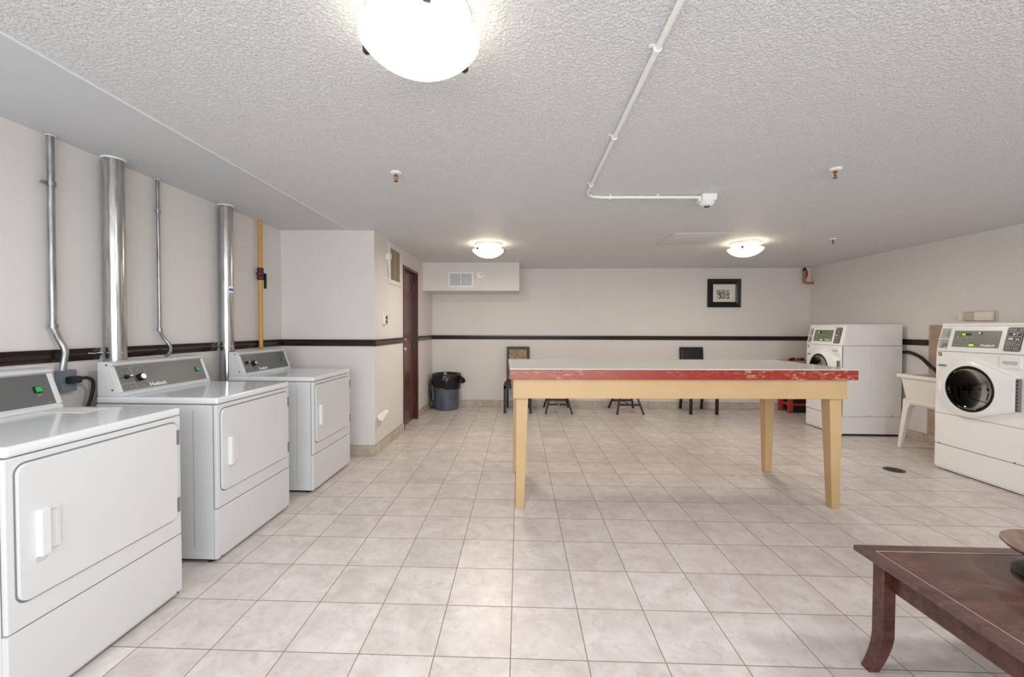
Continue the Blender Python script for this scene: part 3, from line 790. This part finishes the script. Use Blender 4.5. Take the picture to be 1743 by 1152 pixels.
    bm = nb(); prism(bm, [(.022, 1.108), (.034, 1.108), (.048, 1.122), (.048, 1.13), (.034, 1.118), (.022, 1.118)], .0015, .0020, F); box(bm, .022, .048, 1.131, 1.135, .0015, .002, 0, F); obj('decal_mark', bm, 'offwhite', dc, wn=False)
    bm = nb(); box(bm, .020, .098, .992, 1.020, 0, .0012, 0, F); st = obj('warning_sticker', bm, 'offwhite', t, wn=False)
    bm = nb(); box(bm, .020, .098, 1.008, 1.020, .0012, .0016, 0, F); obj('sticker_band', bm, 'blue', st, wn=False)
    # dispenser drawer
    bm = nb(); prism(bm, rrect(.552, .703, 1.034, 1.134, .010), 0, .014, F, .004); dw = obj('dispenser_drawer', bm, 'washer_white', t)
    bm = nb(); prism(bm, rrect(.574, .682, 1.066, 1.100, .012), .012, .0146, F); obj('drawer_grip', bm, plain('grip_shade', col(205, 204, 202), .4), dw, wn=False)
    bm = nb(); prism(bm, rrect(.570, .686, 1.094, 1.106, .005), .013, .020, F, .002); obj('drawer_lip', bm, 'washer_white', dw)
    # door: hull of a circle and the hinge edge
    cx, cz, cr = .318, .822, .262
    pts = [(cx+cr*math.cos(a), cz+cr*math.sin(a)) for a in [2*PI*k/64 for k in range(64)]] + [(.672, .965), (.684, .955), (.684, .685), (.672, .675)]
    def hull(P):
        P = sorted(set(P))
        def half(P):
            h_ = []
            for p in P:
                while len(h_) > 1 and (h_[-1][0]-h_[-2][0])*(p[1]-h_[-2][1])-(h_[-1][1]-h_[-2][1])*(p[0]-h_[-2][0]) <= 0: h_.pop()
                h_.append(p)
            return h_
        a, b = half(P), half(P[::-1]); return a[:-1]+b[:-1]
    H = hull(pts)
    bm = nb()
    def loop(L, y): return [bm.verts.new((x, y, z)) for x, z in L]
    Hs = [(cx+(x-cx)*.985, cz+(z-cz)*.985) for x, z in H]
    Hs2 = [(cx+.01+(x-cx-.01)*.93, cz+(z-cz)*.93) for x, z in H]
    a, b, c_ = loop(H, .0), loop(H, -.030), loop(Hs, -.038)
    for A_, B_ in ((a, b), (b, c_)):
        for k in range(len(A_)): bm.faces.new((A_[k], A_[(k+1) % len(A_)], B_[(k+1) % len(A_)], B_[k]))
    n = 64
    ring = lambda r, y: [bm.verts.new((gx+r*math.cos(2*PI*k/n), y, gz+r*math.sin(2*PI*k/n))) for k in range(n)]
    r0, r1, r2, r3 = ring(gr+.035, -.043), ring(gr+.018, -.052), ring(gr+.004, -.050), ring(gr, -.0)
    e_ = [bm.edges.get((c_[k], c_[(k+1) % len(c_)])) for k in range(len(c_))] + [bm.edges.new((r0[k], r0[(k+1) % n])) for k in range(n)]
    nf = len(bm.faces)
    bmesh.ops.triangle_fill(bm, edges=e_, use_beauty=True)
    bad = [f for f in bm.faces if len(f.verts) == 3 and all(v in set(r0) for v in f.verts)]
    if bad: bmesh.ops.delete(bm, geom=bad, context='FACES_ONLY')
    for A_, B_ in ((r0, r1), (r1, r2), (r2, r3)):
        for k in range(n): bm.faces.new((A_[k], A_[(k+1) % n], B_[(k+1) % n], B_[k]))
    dr = obj('door', bm, 'washer_white', t, sharp=.7)
    G = plane_mt((gx, 0, gz), (1, 0, 0), (0, 0, 1))
    bm = nb(); lathe(bm, [(gr+.001, .046), (gr-.004, .0505), (gr-.010, .049), (gr-.012, .02)], seg=64, mt=G); obj('door_rim', bm, 'black', dr)
    bm = nb(); lathe(bm, [((gr-.016)*math.cos(a), .047-.05*math.sin(a)**1.0*1) for a in [PI/2*k/10 for k in range(10)]] + [(0, -.003)], seg=56, mt=G); obj('door_glass', bm, 'door_glass', dr, sharp=1.5, wn=False)
    bm = nb()
    lathe(bm, [(gr-.005, .02), (gr-.005, -.03), (gr+.02, -.035), (gr+.02, -.22), (gr-.03, -.235), (.03, -.235), (0, -.235)], seg=56, mt=G)
    obj('drum', bm, 'drum', t, wn=False)
    for a0 in (.4, 2.5, 4.6):
        bm = nb(); mt = G @ Matrix.Rotation(a0, 4, 'Z')
        prism(bm, [(gr+.02, -.025), (gr-.035, -.008), (gr-.035, .008), (gr+.02, .025)], -.22, -.05, mt); obj('drum_paddle', bm, 'drum', t)
    bm = nb(); box(bm, .686, .706, .683, .957, .004, .030, .002, F); hg = obj('door_hinge', bm, plain('hinge_grey', col(120, 118, 116), .4), t)
    bm = nb()
    for k in range(9): box(bm, .691, .701, .690+.0295*k, .708+.0295*k, .030, .0312, 0, F)
    obj('hinge_knuckles', bm, 'seam_dark', hg, wn=False)
    bm = nb(); box(bm, .064, .086, .775, .870, .036, .046, .006, F); cyl(bm, (.10, -.036, .78), (.10, -.040, .78), .004, seg=8); cyl(bm, (.10, -.036, .865), (.10, -.040, .865), .004, seg=8)
    obj('door_handle', bm, 'washer_white', dr)
    return t
make_washer('white front loading washer beside the sink, nearest the camera', (4.085, 4.245, 0))
make_washer('white front loading washer in the far corner beyond the folding table', (4.06, 6.065, 0), sx=.66/.74*.985)

# drain hose from the far washer into the sink
bm = nb(); tube(bm, smooth_path([(4.824, 5.62, 1.02), (4.828, 5.50, 1.06), (4.826, 5.36, 1.075), (4.81, 5.20, 1.03), (4.785, 5.09, .97), (4.76, 5.01, .925), (4.735, 4.93, .895), (4.72, 4.86, .82)], 8), .019, 14)
tag(obj('drain_hose', bm, 'black'), 'black drain hose curving from the far washer down into the sink', 'hose')

# laundry sink
SX0, SX1, SY0, SY1 = 4.335, 4.846, 4.34, 4.985
t = thing('laundry_sink', 'off-white plastic laundry sink on tapered legs between the washers', 'sink', (SX0, SY0, 0))
wx, wy = SX1-SX0, SY1-SY0
bm = nb()
def rl(i, z, r): return [bm.verts.new((x, y, z)) for x, y in rrect(i, wx-i, i, wy-i, r, 4)]
L = [rl(.002, .815, .03), rl(0, .832, .032), rl(.004, .846, .034), rl(.014, .850, .03), rl(.034, .848, .03), rl(.044, .836, .03), rl(.075, .56, .04), rl(.12, .545, .04)]
for a, b in zip(L, L[1:]):
    for k in range(len(a)): bm.faces.new((a[k], a[(k+1) % len(a)], b[(k+1) % len(a)], b[k]))
bm.faces.new(L[-1])
O = [L[0], rl(.026, .812, .03), rl(.030, .80, .035), rl(.058, .56, .045), rl(.075, .54, .045)]
for a, b in zip(O, O[1:]):
    for k in range(len(a)): bm.faces.new((a[k], b[k], b[(k+1) % len(a)], a[(k+1) % len(a)]))
bm.faces.new(O[-1])
obj('basin', bm, 'tub', t, sharp=.9)
bm = nb(); R0 = rrect(.048, wx-.048, .048, wy-.048, .03, 4); R1 = rrect(.054, wx-.054, .054, wy-.054, .03, 4)
v0 = [bm.verts.new((x, y, .57)) for x, y in R0]; v1 = [bm.verts.new((x, y, .505)) for x, y in R1]; n = len(v0)
for k in range(n): bm.faces.new((v0[k], v0[(k+1) % n], v1[(k+1) % n], v1[k]))
sl = obj('skirt', bm, 'tub', t); q = sl.modifiers.new('s', 'SOLIDIFY'); q.thickness = .012
for cx_, sx_ in ((.05, 1), (wx-.05, -1)):
    for cy_, sy_ in ((.05, 1), (wy-.05, -1)):
        bm = nb(); a = []
        for z, o0, w_ in ((.56, 0, .10), (.50, .0, .085), (.46, -.001, .062), (0, -.028, .034)):
            x0 = cx_+sx_*o0; y0 = cy_+sy_*o0
            xs = sorted((x0, x0+sx_*w_)); ys = sorted((y0, y0+sy_*w_))
            a.append([bm.verts.new(p) for p in ((xs[0], ys[0], z), (xs[1], ys[0], z), (xs[1], ys[1], z), (xs[0], ys[1], z))])
        for A_, B_ in zip(a, a[1:]):
            for k in range(4): bm.faces.new((A_[k], A_[(k+1) % 4], B_[(k+1) % 4], B_[k]))
        bm.faces.new(a[0]); bm.faces.new(a[-1])
        obj('leg', bm, 'tub', t, sharp=.3, bevel=.005)
bm = nb(); cyl(bm, (wx/2, wy/2, .54), (wx/2, wy/2, .30), .022, seg=14)
tube(bm, smooth_path([(wx/2, wy/2, .31), (wx/2+.02, wy/2, .25), (wx/2+.09, wy/2, .24), (wx/2+.12, wy/2, .30), (wx-.01, wy/2, .33)], 6), .021, 12); obj('drain_trap', bm, 'rust', t)

# floor drain
t = thing('floor_drain', 'round metal floor drain in the tiles near the front washer', 'drain', (3.605, 4.13, 0), .4)
bm = nb(); lathe(bm, [(.062, 0), (.085, .001), (.085, .003), (.064, .004), (.062, 0)], seg=36); obj('rim', bm, 'dark_steel', t)
bm = nb(); lathe(bm, [(0, .0012), (.062, .0012)], seg=24); obj('sump', bm, 'soft_black', t, wn=False)
bm = nb()
for k in range(8):
    a = 2*PI*k/8; box(bm, .012, .060, -.006, .006, .0015, .004, 0, Matrix.Rotation(a, 4, 'Z'))
lathe(bm, [(0, .004), (.018, .004), (.018, .0015)], seg=16); lathe(bm, [(.036, .0015), (.036, .004), (.044, .004), (.044, .0015)], seg=24)
obj('grate', bm, 'dark_steel', t)

# fixture on the right wall above the front washer
t = thing('wall_bracket_shelf', 'small pale plastic wall fixture above the front washer', 'wall fixture', (XR, 4.60, 1.455))
bm = nb(); box(bm, -.012, 0, -.17, .16, -.004, .100, .004); obj('back_plate', bm, plain('beige_plate', col(206, 196, 184), .5), t)
bm = nb(); box(bm, -.05, -.012, -.150, .015, 0, .092, .010); obj('cover', bm, 'offwhite', t)
bm = nb(); box(bm, -.04, -.012, .015, .12, .004, .086, .008); obj('body', bm, plain('beige_body', col(200, 190, 178), .5), t)
bm = nb(); box(bm, -.07, -.012, .12, .155, .004, .084, .006); obj('end_block', bm, 'offwhite', t)

# ------------------------------------------------------------------ things on the closet wall
def on_side(y, z): return plane_mt((XP, y, z), (0, 1, 0), (0, 0, 1))   # u = +y, v = z, n = +x
t = thing('wall_vent', 'louvred beige wall vent high beside the brown door', 'vent', (XP, 4.805, 1.885))
S = plane_mt((0, 0, 0), (0, 1, 0), (0, 0, 1))
bm = nb(); VW, VH = .49, .475
outline(bm, 0, VW, 0, VH, .05, 0, .014, S); obj('vent_frame', bm, 'offwhite', t, bevel=.003)
bm = nb(); box(bm, .05, VW-.05, .05, VH-.05, -.004, .001, 0, S); obj('dark_opening', bm, 'soft_black', t, wn=False)
bm = nb()
for k in range(19):
    z = .058 + k*(VH-.116)/18
    mt = S @ Matrix.Translation((0, z, .006)) @ Matrix.Rotation(.5, 4, 'X'); box(bm, .05, VW-.05, -.0055, .0055, -.0008, .0008, 0, mt)
box(bm, VW/2-.004, VW/2+.004, .05, VH-.05, .001, .010, 0, S)
obj('louvre', bm, plain('vent_beige', col(186, 164, 136), .5), t, wn=False)
t = thing('junction_box', 'round white junction box with short pipe left of the louvred vent', 'junction box', (XP, 4.765, 2.19))
bm = nb(); lathe(bm, [(0, .04), (.042, .04), (.047, .034), (.047, 0), (0, 0)], seg=28, mt=S); obj('box', bm, 'plastic', t)
bm = nb(); tube(bm, smooth_path([(.018, .0, -.05), (.018, .01, -.10), (.018, .03, -.19), (.012, .036, -.26)], 5), .010, 10); obj('pipe', bm, 'offwhite', t)
bm = nb(); cyl(bm, (.018, .0, -.05), (.018, .003, -.07), .014, seg=12); obj('connector', bm, 'plastic', t)
bm = nb(); outline(bm, 4.545, 4.765, 1.585, 2.127, .006, 0, .003, plane_mt((XP, 0, 0), (0, 1, 0), (0, 0, 1))); box(bm, XP, XP+.0015, 4.55, 4.76, 1.59, 2.12)
tag(obj('access_panel', bm, 'wall', wn=False), 'painted-over access panel on the wall under the louvred vent', 'access panel')
t = thing('light_switch', 'double light switch with dark rockers beside the brown door', 'switch', (XP, 4.575, 1.385))
bm = nb(); box(bm, 0, .13, 0, .135, 0, .008, .003, S); obj('cover_plate', bm, 'offwhite', t)
bm = nb(); box(bm, .012, .062, .018, .118, .008, .034, .003, S); sb = obj('switch_body', bm, 'plastic', t)
for z in (.028, .074): bm = nb(); box(bm, .026, .050, z, z+.034, .034, .038, .001, S); obj('rocker', bm, 'black', sb)
bm = nb(); box(bm, .066, .115, .020, .116, .008, .030, .002, S); obj('dimmer', bm, plain('olive_brown', col(128, 116, 88), .5), t)
t = thing('capped_pipe', 'short white capped pipe low on the wall left of the brown door', 'pipe', (XP+.045, 4.52, .41))
bm = nb(); cyl(bm, (0, -.08, -.01), (0, .06, .006), .032, seg=24); obj('pipe', bm, 'plastic', t)
bm = nb(); cyl(bm, (0, -.12, -.014), (0, -.07, -.008), .043, seg=6); obj('cap', bm, 'plastic', t, sharp=.3, bevel=.003)
bm = nb(); box(bm, -.045, 0, .03, .055, -.02, .02, .003); obj('bracket', bm, 'plastic', t)
for z, lb in ((.382, 'lower of two small ivory caps on the wall by the white capped pipe'), (.43, 'upper of two small ivory caps on the wall by the white capped pipe')):
    bm = nb(); lathe(bm, [(0, 0), (.014, 0), (.013, .006), (0, .008)], seg=14, mt=plane_mt((XP, 4.79, z), (0, 1, 0), (0, 0, 1)))
    tag(obj('screw_cap', bm, 'offwhite'), lb, 'screw cap', 'ivory screw caps')

# bulkhead grille and smoke alarm
t = thing('air_grille', 'white two-panel air grille on the front of the bulkhead', 'vent', (-1.158, 6.51, 2.003))
S = plane_mt((0, 0, 0), (1, 0, 0), (0, 0, 1))
bm = nb(); outline(bm, 0, .40, 0, .24, .028, 0, .010, S); box(bm, .192, .208, .028, .212, 0, .010, 0, S); obj('grille_frame', bm, 'plastic', t, bevel=.002)
bm = nb(); box(bm, .02, .38, .02, .22, 0, .001, 0, S)
for k in range(20):
    z = .033+k*.0092; box(bm, .028, .372, z, z+.0045, .001, .006, 0, S)
obj('louvre', bm, plain('grille_grey', col(205, 208, 212), .5), t, wn=False)
t = thing('smoke_alarm', 'round white smoke alarm beside the grille on the bulkhead', 'smoke alarm', (-.66, 6.51, 2.195))
bm = nb(); lathe(bm, [(.0, .034), (.048, .034), (.064, .026), (.071, .008), (.071, 0), (0, 0)], seg=36, mt=S); obj('body', bm, 'plastic', t)
bm = nb(); cyl(bm, (.025, -.030, .005), (.025, -.034, .005), .009, seg=14); lathe(bm, [(.016, .033), (.018, .0335), (.020, .033)], (-.006, .012, 0), 20, S); obj('test_button', bm, 'seam', t)

# picture
t = thing('picture_frame', 'black framed small engraving hanging on the back wall', 'picture', (3.153, YB, 1.726))
PW, PH = .555, .480
bm = nb()
for a, b, c_, d_ in (((0, 0), (PW, 0), (PW-.09, .09), (.09, .09)), ((PW, 0), (PW, PH), (PW-.09, PH-.09), (PW-.09, .09)), ((PW, PH), (0, PH), (.09, PH-.09), (PW-.09, PH-.09)), ((0, PH), (0, 0), (.09, .09), (.09, PH-.09))):
    m_ = lambda p, q_, f: (p[0]+(q_[0]-p[0])*f, p[1]+(q_[1]-p[1])*f)
    prof = [(0, 0), (0, .022), (.15, .034), (.55, .028), (.8, .02), (.85, .026), (1, .020), (1, 0)]
    r0 = [bm.verts.new(S @ Vector((*m_(a, d_, f), h))) for f, h in prof]; r1 = [bm.verts.new(S @ Vector((*m_(b, c_, f), h))) for f, h in prof]
    for k in range(len(prof)-1): bm.faces.new((r0[k], r0[k+1], r1[k+1], r1[k]))
bmesh.ops.remove_doubles(bm, verts=bm.verts[:], dist=1e-5)
obj('frame_moulding', bm, 'frame', t, sharp=.2, wn=False)
bm = nb(); box(bm, .085, PW-.085, .085, PH-.085, .002, .008, 0, S); mo = obj('mat_board', bm, 'mat', t, wn=False)
bm = nb(); box(bm, .155, PW-.185, .145, PH-.185, .008, .0085, 0, S); obj('engraving', bm, 'print', mo, wn=False)
bm = nb(); outline(bm, .135, PW-.135, .12, PH-.13, .002, .008, .0083, S); obj('plate_line', bm, plain('mat_line', col(196, 190, 180), .8), mo, wn=False)

# corner sprinkler pipe
t = thing('corner_pipe', 'copper coloured elbow pipe with red tag in the far ceiling corner', 'pipe', (4.715, 7.13, 2.13))
bm = nb(); tube(bm, [Vector((0, 0, .23)), Vector((0, 0, .05))] + smooth_path([(0, 0, .03), (.008, 0, .008), (.03, 0, 0)], 4) + [Vector((.146, 0, 0))], .021, 14); obj('pipe', bm, plain('copper_paint', col(176, 126, 82), .45, var=.1, vscale=20), t)
bm = nb(); cyl(bm, (0, 0, .20), (0, 0, .235), .028, seg=12); cyl(bm, (0, 0, .235), (0, 0, .262), .012, seg=12); obj('fitting', bm, 'soft_black', t)
bm = nb(); box(bm, .026, .050, -.008, .004, .11, .20, .002); obj('red_tag', bm, 'red_tag', t)
bm = nb(); box(bm, -.006, .026, -.026, -.02, .08, .105, .002); obj('clamp', bm, 'rust', t)

# ------------------------------------------------------------------ folding table
t = thing('folding_table', 'long cream work table with white top and worn red edge', 'table', (-.060, 3.055, 0), .0436)
LX, LY, TZ = 2.585, .955, 1.062
bm = nb(); box(bm, -.025, LX-.025, 0, LY, TZ-.080, TZ-.008, .004); obj('edge_band', bm, 'worn_red', t)
bm = nb(); box(bm, -.0262, LX-.0238, -.0012, LY+.001, TZ-.007, TZ, .002); obj('tabletop', bm, 'laminate', t)
AP0, AP1 = TZ-.225, TZ-.081
x0, x1, y0, y1 = .0, 2.50, .025, LY-.025
for nm, a in (('apron', (x0, x1, y0, y0+.022)), ('apron', (x0, x1, y1-.022, y1)), ('apron', (x0, x0+.022, y0+.022, y1-.022)), ('apron', (x1-.022, x1, y0+.022, y1-.022))):
    bm = nb(); box(bm, *a, AP0, AP1, .002, seg=1); obj(nm, bm, 'table_paint', t)
for cx_, sx_ in ((x0+.022, 1), (x1-.022, -1)):
    for cy_, sy_ in ((y0+.022, 1), (y1-.022, -1)):
        bm = nb(); a = []
        for z, w_ in ((AP1, .092), (AP0, .092), (0, .062)):
            # taper on the inner faces
            xs = sorted((cx_, cx_+sx_*w_)); ys = sorted((cy_, cy_+sy_*w_))
            a.append([bm.verts.new(p) for p in ((xs[0], ys[0], z), (xs[1], ys[0], z), (xs[1], ys[1], z), (xs[0], ys[1], z))])
        for A_, B_ in zip(a, a[1:]):
            for k in range(4): bm.faces.new((A_[k], A_[(k+1) % 4], B_[(k+1) % 4], B_[k]))
        bm.faces.new(a[0]); bm.faces.new(a[-1])
        obj('leg', bm, 'table_paint', t, sharp=.3, bevel=.003)

# ------------------------------------------------------------------ bin
BX, BY = -1.265, 6.945
t = thing('waste_bin', 'round grey waste bin lined with a black bag by the back corner', 'waste bin', (BX, BY, 0))
bm = nb(); lathe(bm, [(0, .012), (.19, .012), (.198, 0), (.205, .004), (.222, .50), (.232, .51), (.232, .53), (.22, .53), (.19, .03), (0, .03)], seg=48); obj('bin_body', bm, 'bin', t)
bm = nb()
def bagf(r, z, a):
    n_ = noise.noise(Vector((math.cos(a)*4, math.sin(a)*4, z*9)))
    n2_ = noise.noise(Vector((math.cos(a)*14, math.sin(a)*14, z*16)))
    low = 1 if z < .47 else 0
    return r*(1+.02*n_+.03*n2_), z+.02*n_*low+(.03*math.sin(a*1.0-1.9) if z < .47 else 0) + .008*n2_
lathe(bm, [(.228, .36), (.236, .385), (.244, .43), (.250, .48), (.250, .52), (.244, .56), (.240, .585), (.234, .598), (.224, .600), (.214, .585), (.20, .50), (.17, .32), (0, .28)], seg=110, fn=bagf)
obj('bin_bag', bm, 'bag', t, sharp=2, wn=False)
bm = nb(); tube(bm, smooth_path([(.20, -.08, .58), (.245, -.08, .55), (.285, -.08, .51), (.305, -.08, .485), (.285, -.08, .465), (.245, -.08, .46)], 5), lambda f: .016+.014*math.sin(f*PI)+.004*math.sin(f*40), 10)
obj('bag_knot', bm, 'bag', t)
bm = nb(); tube(bm, smooth_path([(-.235, -.10, .50), (-.250, -.11, .40), (-.246, -.11, .25), (-.235, -.11, .12), (-.215, -.11, .03)], 6), lambda f: .022-.008*math.sin(f*7)**2, 10); obj('bag_tail', bm, 'bag', t)

# ------------------------------------------------------------------ chairs
def make_chair(label, loc, pad, fabric_mat, rz=0, lean=.09):
    t = thing('dining_chair', label, 'chair', loc, rz, 'black chairs against the back wall')
    FW, BW, SD = .225, .195, .45       # half widths, seat depth (front towards -y)
    for s in (-1, 1):
        bm = nb(); box(bm, s*FW-.02 - (.02 if s > 0 else -.02), s*FW+.02 - (.02 if s > 0 else -.02), 0, .04, 0, .44, .003); obj('leg', bm, 'chair', t)
    for s in (-1, 1):
        bm = nb(); a = []
        for z, y in ((0, SD+.03), (.25, SD), (.46, SD-.005), (.75, SD+lean*.5), (1.045, SD+lean)):
            x = s*(BW-.018) ; a.append([bm.verts.new(p) for p in ((x-.018, y, z), (x+.018, y, z), (x+.018, y+.034, z), (x-.018, y+.034, z))])
        for A_, B_ in zip(a, a[1:]):
            for k in range(4): bm.faces.new((A_[k], A_[(k+1) % 4], B_[(k+1) % 4], B_[k]))
        bm.faces.new(a[0]); bm.faces.new(a[-1]); obj('leg', bm, 'chair', t, sharp=.4, bevel=.003)
    bm = nb(); P = [(-FW, 0), (FW, 0), (BW, SD), (-BW, SD)]
    prism(bm, P, .395, .46); obj('seat_frame', bm, 'chair', t, bevel=.004)
    bm = nb(); prism(bm, [(x*.96, .012+y*.93) for x, y in P], .46, .50, bev=.014); obj('seat', bm, 'leather', t)
    th = math.atan2(lean, .585); mt = Matrix.Translation((0, SD, .46)) @ Matrix.Rotation(-th, 4, 'X')
    bm = nb(); box(bm, -BW+.0, BW-.0, .0, .034, .545, .592, .004, mt); obj('top_rail', bm, 'chair', t)
    bm = nb(); box(bm, -BW+.036, BW-.036, .004, .03, .14, .17, .003, mt); obj('lower_rail', bm, 'chair', t)
    bm = nb(); box(bm, pad[0], pad[1], -.004, .030, .17, .546, .008, mt); obj('backrest', bm, fabric_mat, t)
    return t
make_chair('black wooden chair with patterned beige back at the table end', (-.060, 6.60, 0), (-.157, .150), 'fabric')
make_chair('black chair with dark leather back standing farther right along the wall', (2.895, 6.655, 0), (-.138, .157), 'leather', .02, .05)

# stools
def make_stool(label, loc, rz=0, brace=False):
    t = thing('stool', label, 'stool', loc, rz, 'low black stools behind the table')
    SH = .45
    bm = nb(); lathe(bm, [(0, SH-.03), (.155, SH-.03), (.165, SH-.022), (.168, SH-.008), (.16, SH), (0, SH+.004)], seg=36); obj('seat', bm, 'leather', t)
    for sx in (-1, 1):
        for sy in (-1, 1):
            bm = nb(); a = []
            for z, f in ((0, 1), (SH-.03, 0)):
                x = sx*(.095+.115*f); y = sy*(.11+.17*f)
                a.append([bm.verts.new(p) for p in ((x-.014, y-.011, z), (x+.014, y-.011, z), (x+.014, y+.011, z), (x-.014, y+.011, z))])
            for k in range(4): bm.faces.new((a[0][k], a[0][(k+1) % 4], a[1][(k+1) % 4], a[1][k]))
            bm.faces.new(a[0]); bm.faces.new(a[1]); obj('leg', bm, 'chair', t, sharp=.3, bevel=.002)
    for sy in (-1, 1):
        f = 1-.145/(SH-.03); y = sy*(.11+.17*f); x = .095+.115*f
        bm = nb(); box(bm, -x, x, y-.008, y+.008, .130, .158, .003); st = obj('stretcher', bm, 'chair', t)
        bm = nb(); cyl(bm, (0, y+sy*.008, .144), (0, y+sy*.013, .144), .008, seg=12); obj('bolt', bm, 'steel', st)
    if brace:
        bm = nb(); tube(bm, [Vector((-.16, -.20, .24)), Vector((0, -.22, .15))], .006, 8); obj('brace', bm, 'chair', t)
    return t
make_stool('low black splay-legged stool nearer the patterned chair', (.595, 6.86, 0))
make_stool('low black splay-legged stool nearer the dark leather chair', (1.715, 6.88, 0), .03, True)
bm = nb(); tube(bm, [Vector((.05, 7.02, .006)), Vector((1.0, 7.04, .006)), Vector((2.05, 7.0, .006))], .005, 8)
tag(obj('floor_cable', bm, plain('cable_grey', col(180, 178, 176), .5)), 'thin grey cable lying on the floor behind the stools', 'cable')

# red rack in the far corner with small items
t = thing('storage_rack', 'red framed rack with black bins behind the far washer', 'rack', (4.33, 6.86, 0))
RW, RD = .46, .30
for x in (0, RW-.065):
    for y in (0, RD-.05): bm = nb(); box(bm, x, x+.065, y, y+.05, 0, .82, .006); obj('post', bm, 'red', t)
for z in (.115, .44, .76):
    bm = nb(); box(bm, .03, RW-.03, .012, RD-.012, z, z+.04, .004); obj('shelf', bm, 'red', t)
for z in (.02, .165, .49):
    bm = nb(); box(bm, .066, RW-.066, .02, RD-.02, z, z+(.085 if z < .1 else .24), .01); obj('storage_tray', bm, 'soft_black', t)
bm = nb(); box(bm, -.01, RW+.01, -.01, RD, .82, .845, .004); obj('top_board', bm, 'tan', t)
for k, (x, y, r, h, c) in enumerate(((4.38, 6.93, .022, .04, 'black'), (4.44, 6.95, .024, .05, 'black'), (4.49, 6.93, .018, .045, 'red_tag'), (4.54, 6.94, .022, .042, 'blue'), (4.59, 6.95, .022, .045, 'black'))):
    bm = nb(); lathe(bm, [(0, 0), (r, 0), (r, h*.8), (r*.7, h), (0, h)], (0, 0, 0), 18)
    o = obj('small_jar', bm, c)
    o.location = (x, y, .845)
    tag(o, ('short black jar at the end of the red rack top', 'taller black jar beside the short one on the red rack', 'small red jar among the black ones on the rack', 'small blue jar on top of the red rack', 'black jar nearest the washer on the red rack')[k], 'jar', 'small jars on the rack')

# ------------------------------------------------------------------ coffee table and bowl
CX, CY, CZ = 1.367, 1.745, .475
t = thing('coffee_table', 'dark mahogany coffee table with framed top and curved legs', 'coffee table', (CX, CY, 0))
CW, CD = 1.05, 1.0
bm = nb()
F_ = .050
# mitred border (four boards) around the inset panel
for a, b, c_, d_ in (((0, 0), (CW, 0), (CW-F_, -F_), (F_, -F_)), ((CW, 0), (CW, -CD), (CW-F_, -CD+F_), (CW-F_, -F_)), ((CW, -CD), (0, -CD), (F_, -CD+F_), (CW-F_, -CD+F_)), ((0, -CD), (0, 0), (F_, -F_), (F_, -CD+F_))):
    q = bmesh.new(); A_ = [q.verts.new((x, y, CZ-.022)) for x, y in (a, b, c_, d_)]; B_ = [q.verts.new((x, y, CZ)) for x, y in (a, b, c_, d_)]
    q.faces.new(A_); q.faces.new(B_)
    for k in range(4): q.faces.new((A_[k], A_[(k+1) % 4], B_[(k+1) % 4], B_[k]))
    merge(bm, q)
obj('tabletop_border', bm, 'mahogany_top', t, bevel=.003)
bm = nb(); box(bm, F_+.002, CW-F_-.002, -CD+F_+.002, -F_-.002, CZ-.022, CZ-.002, .002); obj('tabletop_panel', bm, 'mahogany_top', t)
bm = nb(); outline(bm, F_-.0015, CW-F_+.0015, -CD+F_-.0015, -F_+.0015, .0028, CZ-.0015, CZ+.0002); obj('worn_edge', bm, plain('worn_line', col(176, 150, 140), .5), t, wn=False)
for a in ((.075, CW-.075, -.095, -.075), (.075, CW-.075, -CD+.075, -CD+.095), (.075, .095, -CD+.095, -.095), (CW-.095, CW-.075, -CD+.095, -.095)):
    bm = nb(); box(bm, *a, CZ-.135, CZ-.022, .004); obj('apron', bm, 'mahogany', t)
for sx, ox in ((1, .042), (-1, CW-.042)):
    for sy, oy in ((-1, -.045), (1, -CD+.045)):
        bm = nb(); a = []
        for k in range(13):
            z = (CZ-.022)*(1-k/12); f = max(0, (.15-z)/.15); fl = .030*f**1.6
            s_ = .050-.008*f
            x = ox-sx*fl; y = oy-sy*fl*.45
            xs = sorted((x, x+sx*s_)); ys = sorted((y, y+sy*s_))
            a.append([bm.verts.new(p) for p in ((xs[0], ys[0], z), (xs[1], ys[0], z), (xs[1], ys[1], z), (xs[0], ys[1], z))])
        for A_, B_ in zip(a, a[1:]):
            for k in range(4): bm.faces.new((A_[k], A_[(k+1) % 4], B_[(k+1) % 4], B_[k]))
        bm.faces.new(a[0]); bm.faces.new(a[-1]); obj('leg', bm, 'mahogany', t, sharp=.5, bevel=.004)
t = thing('pedestal_bowl', 'brown wooden pedestal bowl standing on the coffee table', 'bowl', (1.92, 1.50, CZ))
bm = nb(); lathe(bm, [(.03, .03), (.05, .045), (.12, .075), (.160, .097), (.170, .108), (.168, .113), (.160, .112), (.11, .088), (.05, .066), (0, .060)], seg=64); obj('bowl', bm, 'bowl_wood', t)
bm = nb(); lathe(bm, [(0, 0), (.138, 0), (.140, .010), (.12, .020), (.05, .026), (.03, .032), (.0, .034)], seg=48); obj('pedestal', bm, 'black', t)
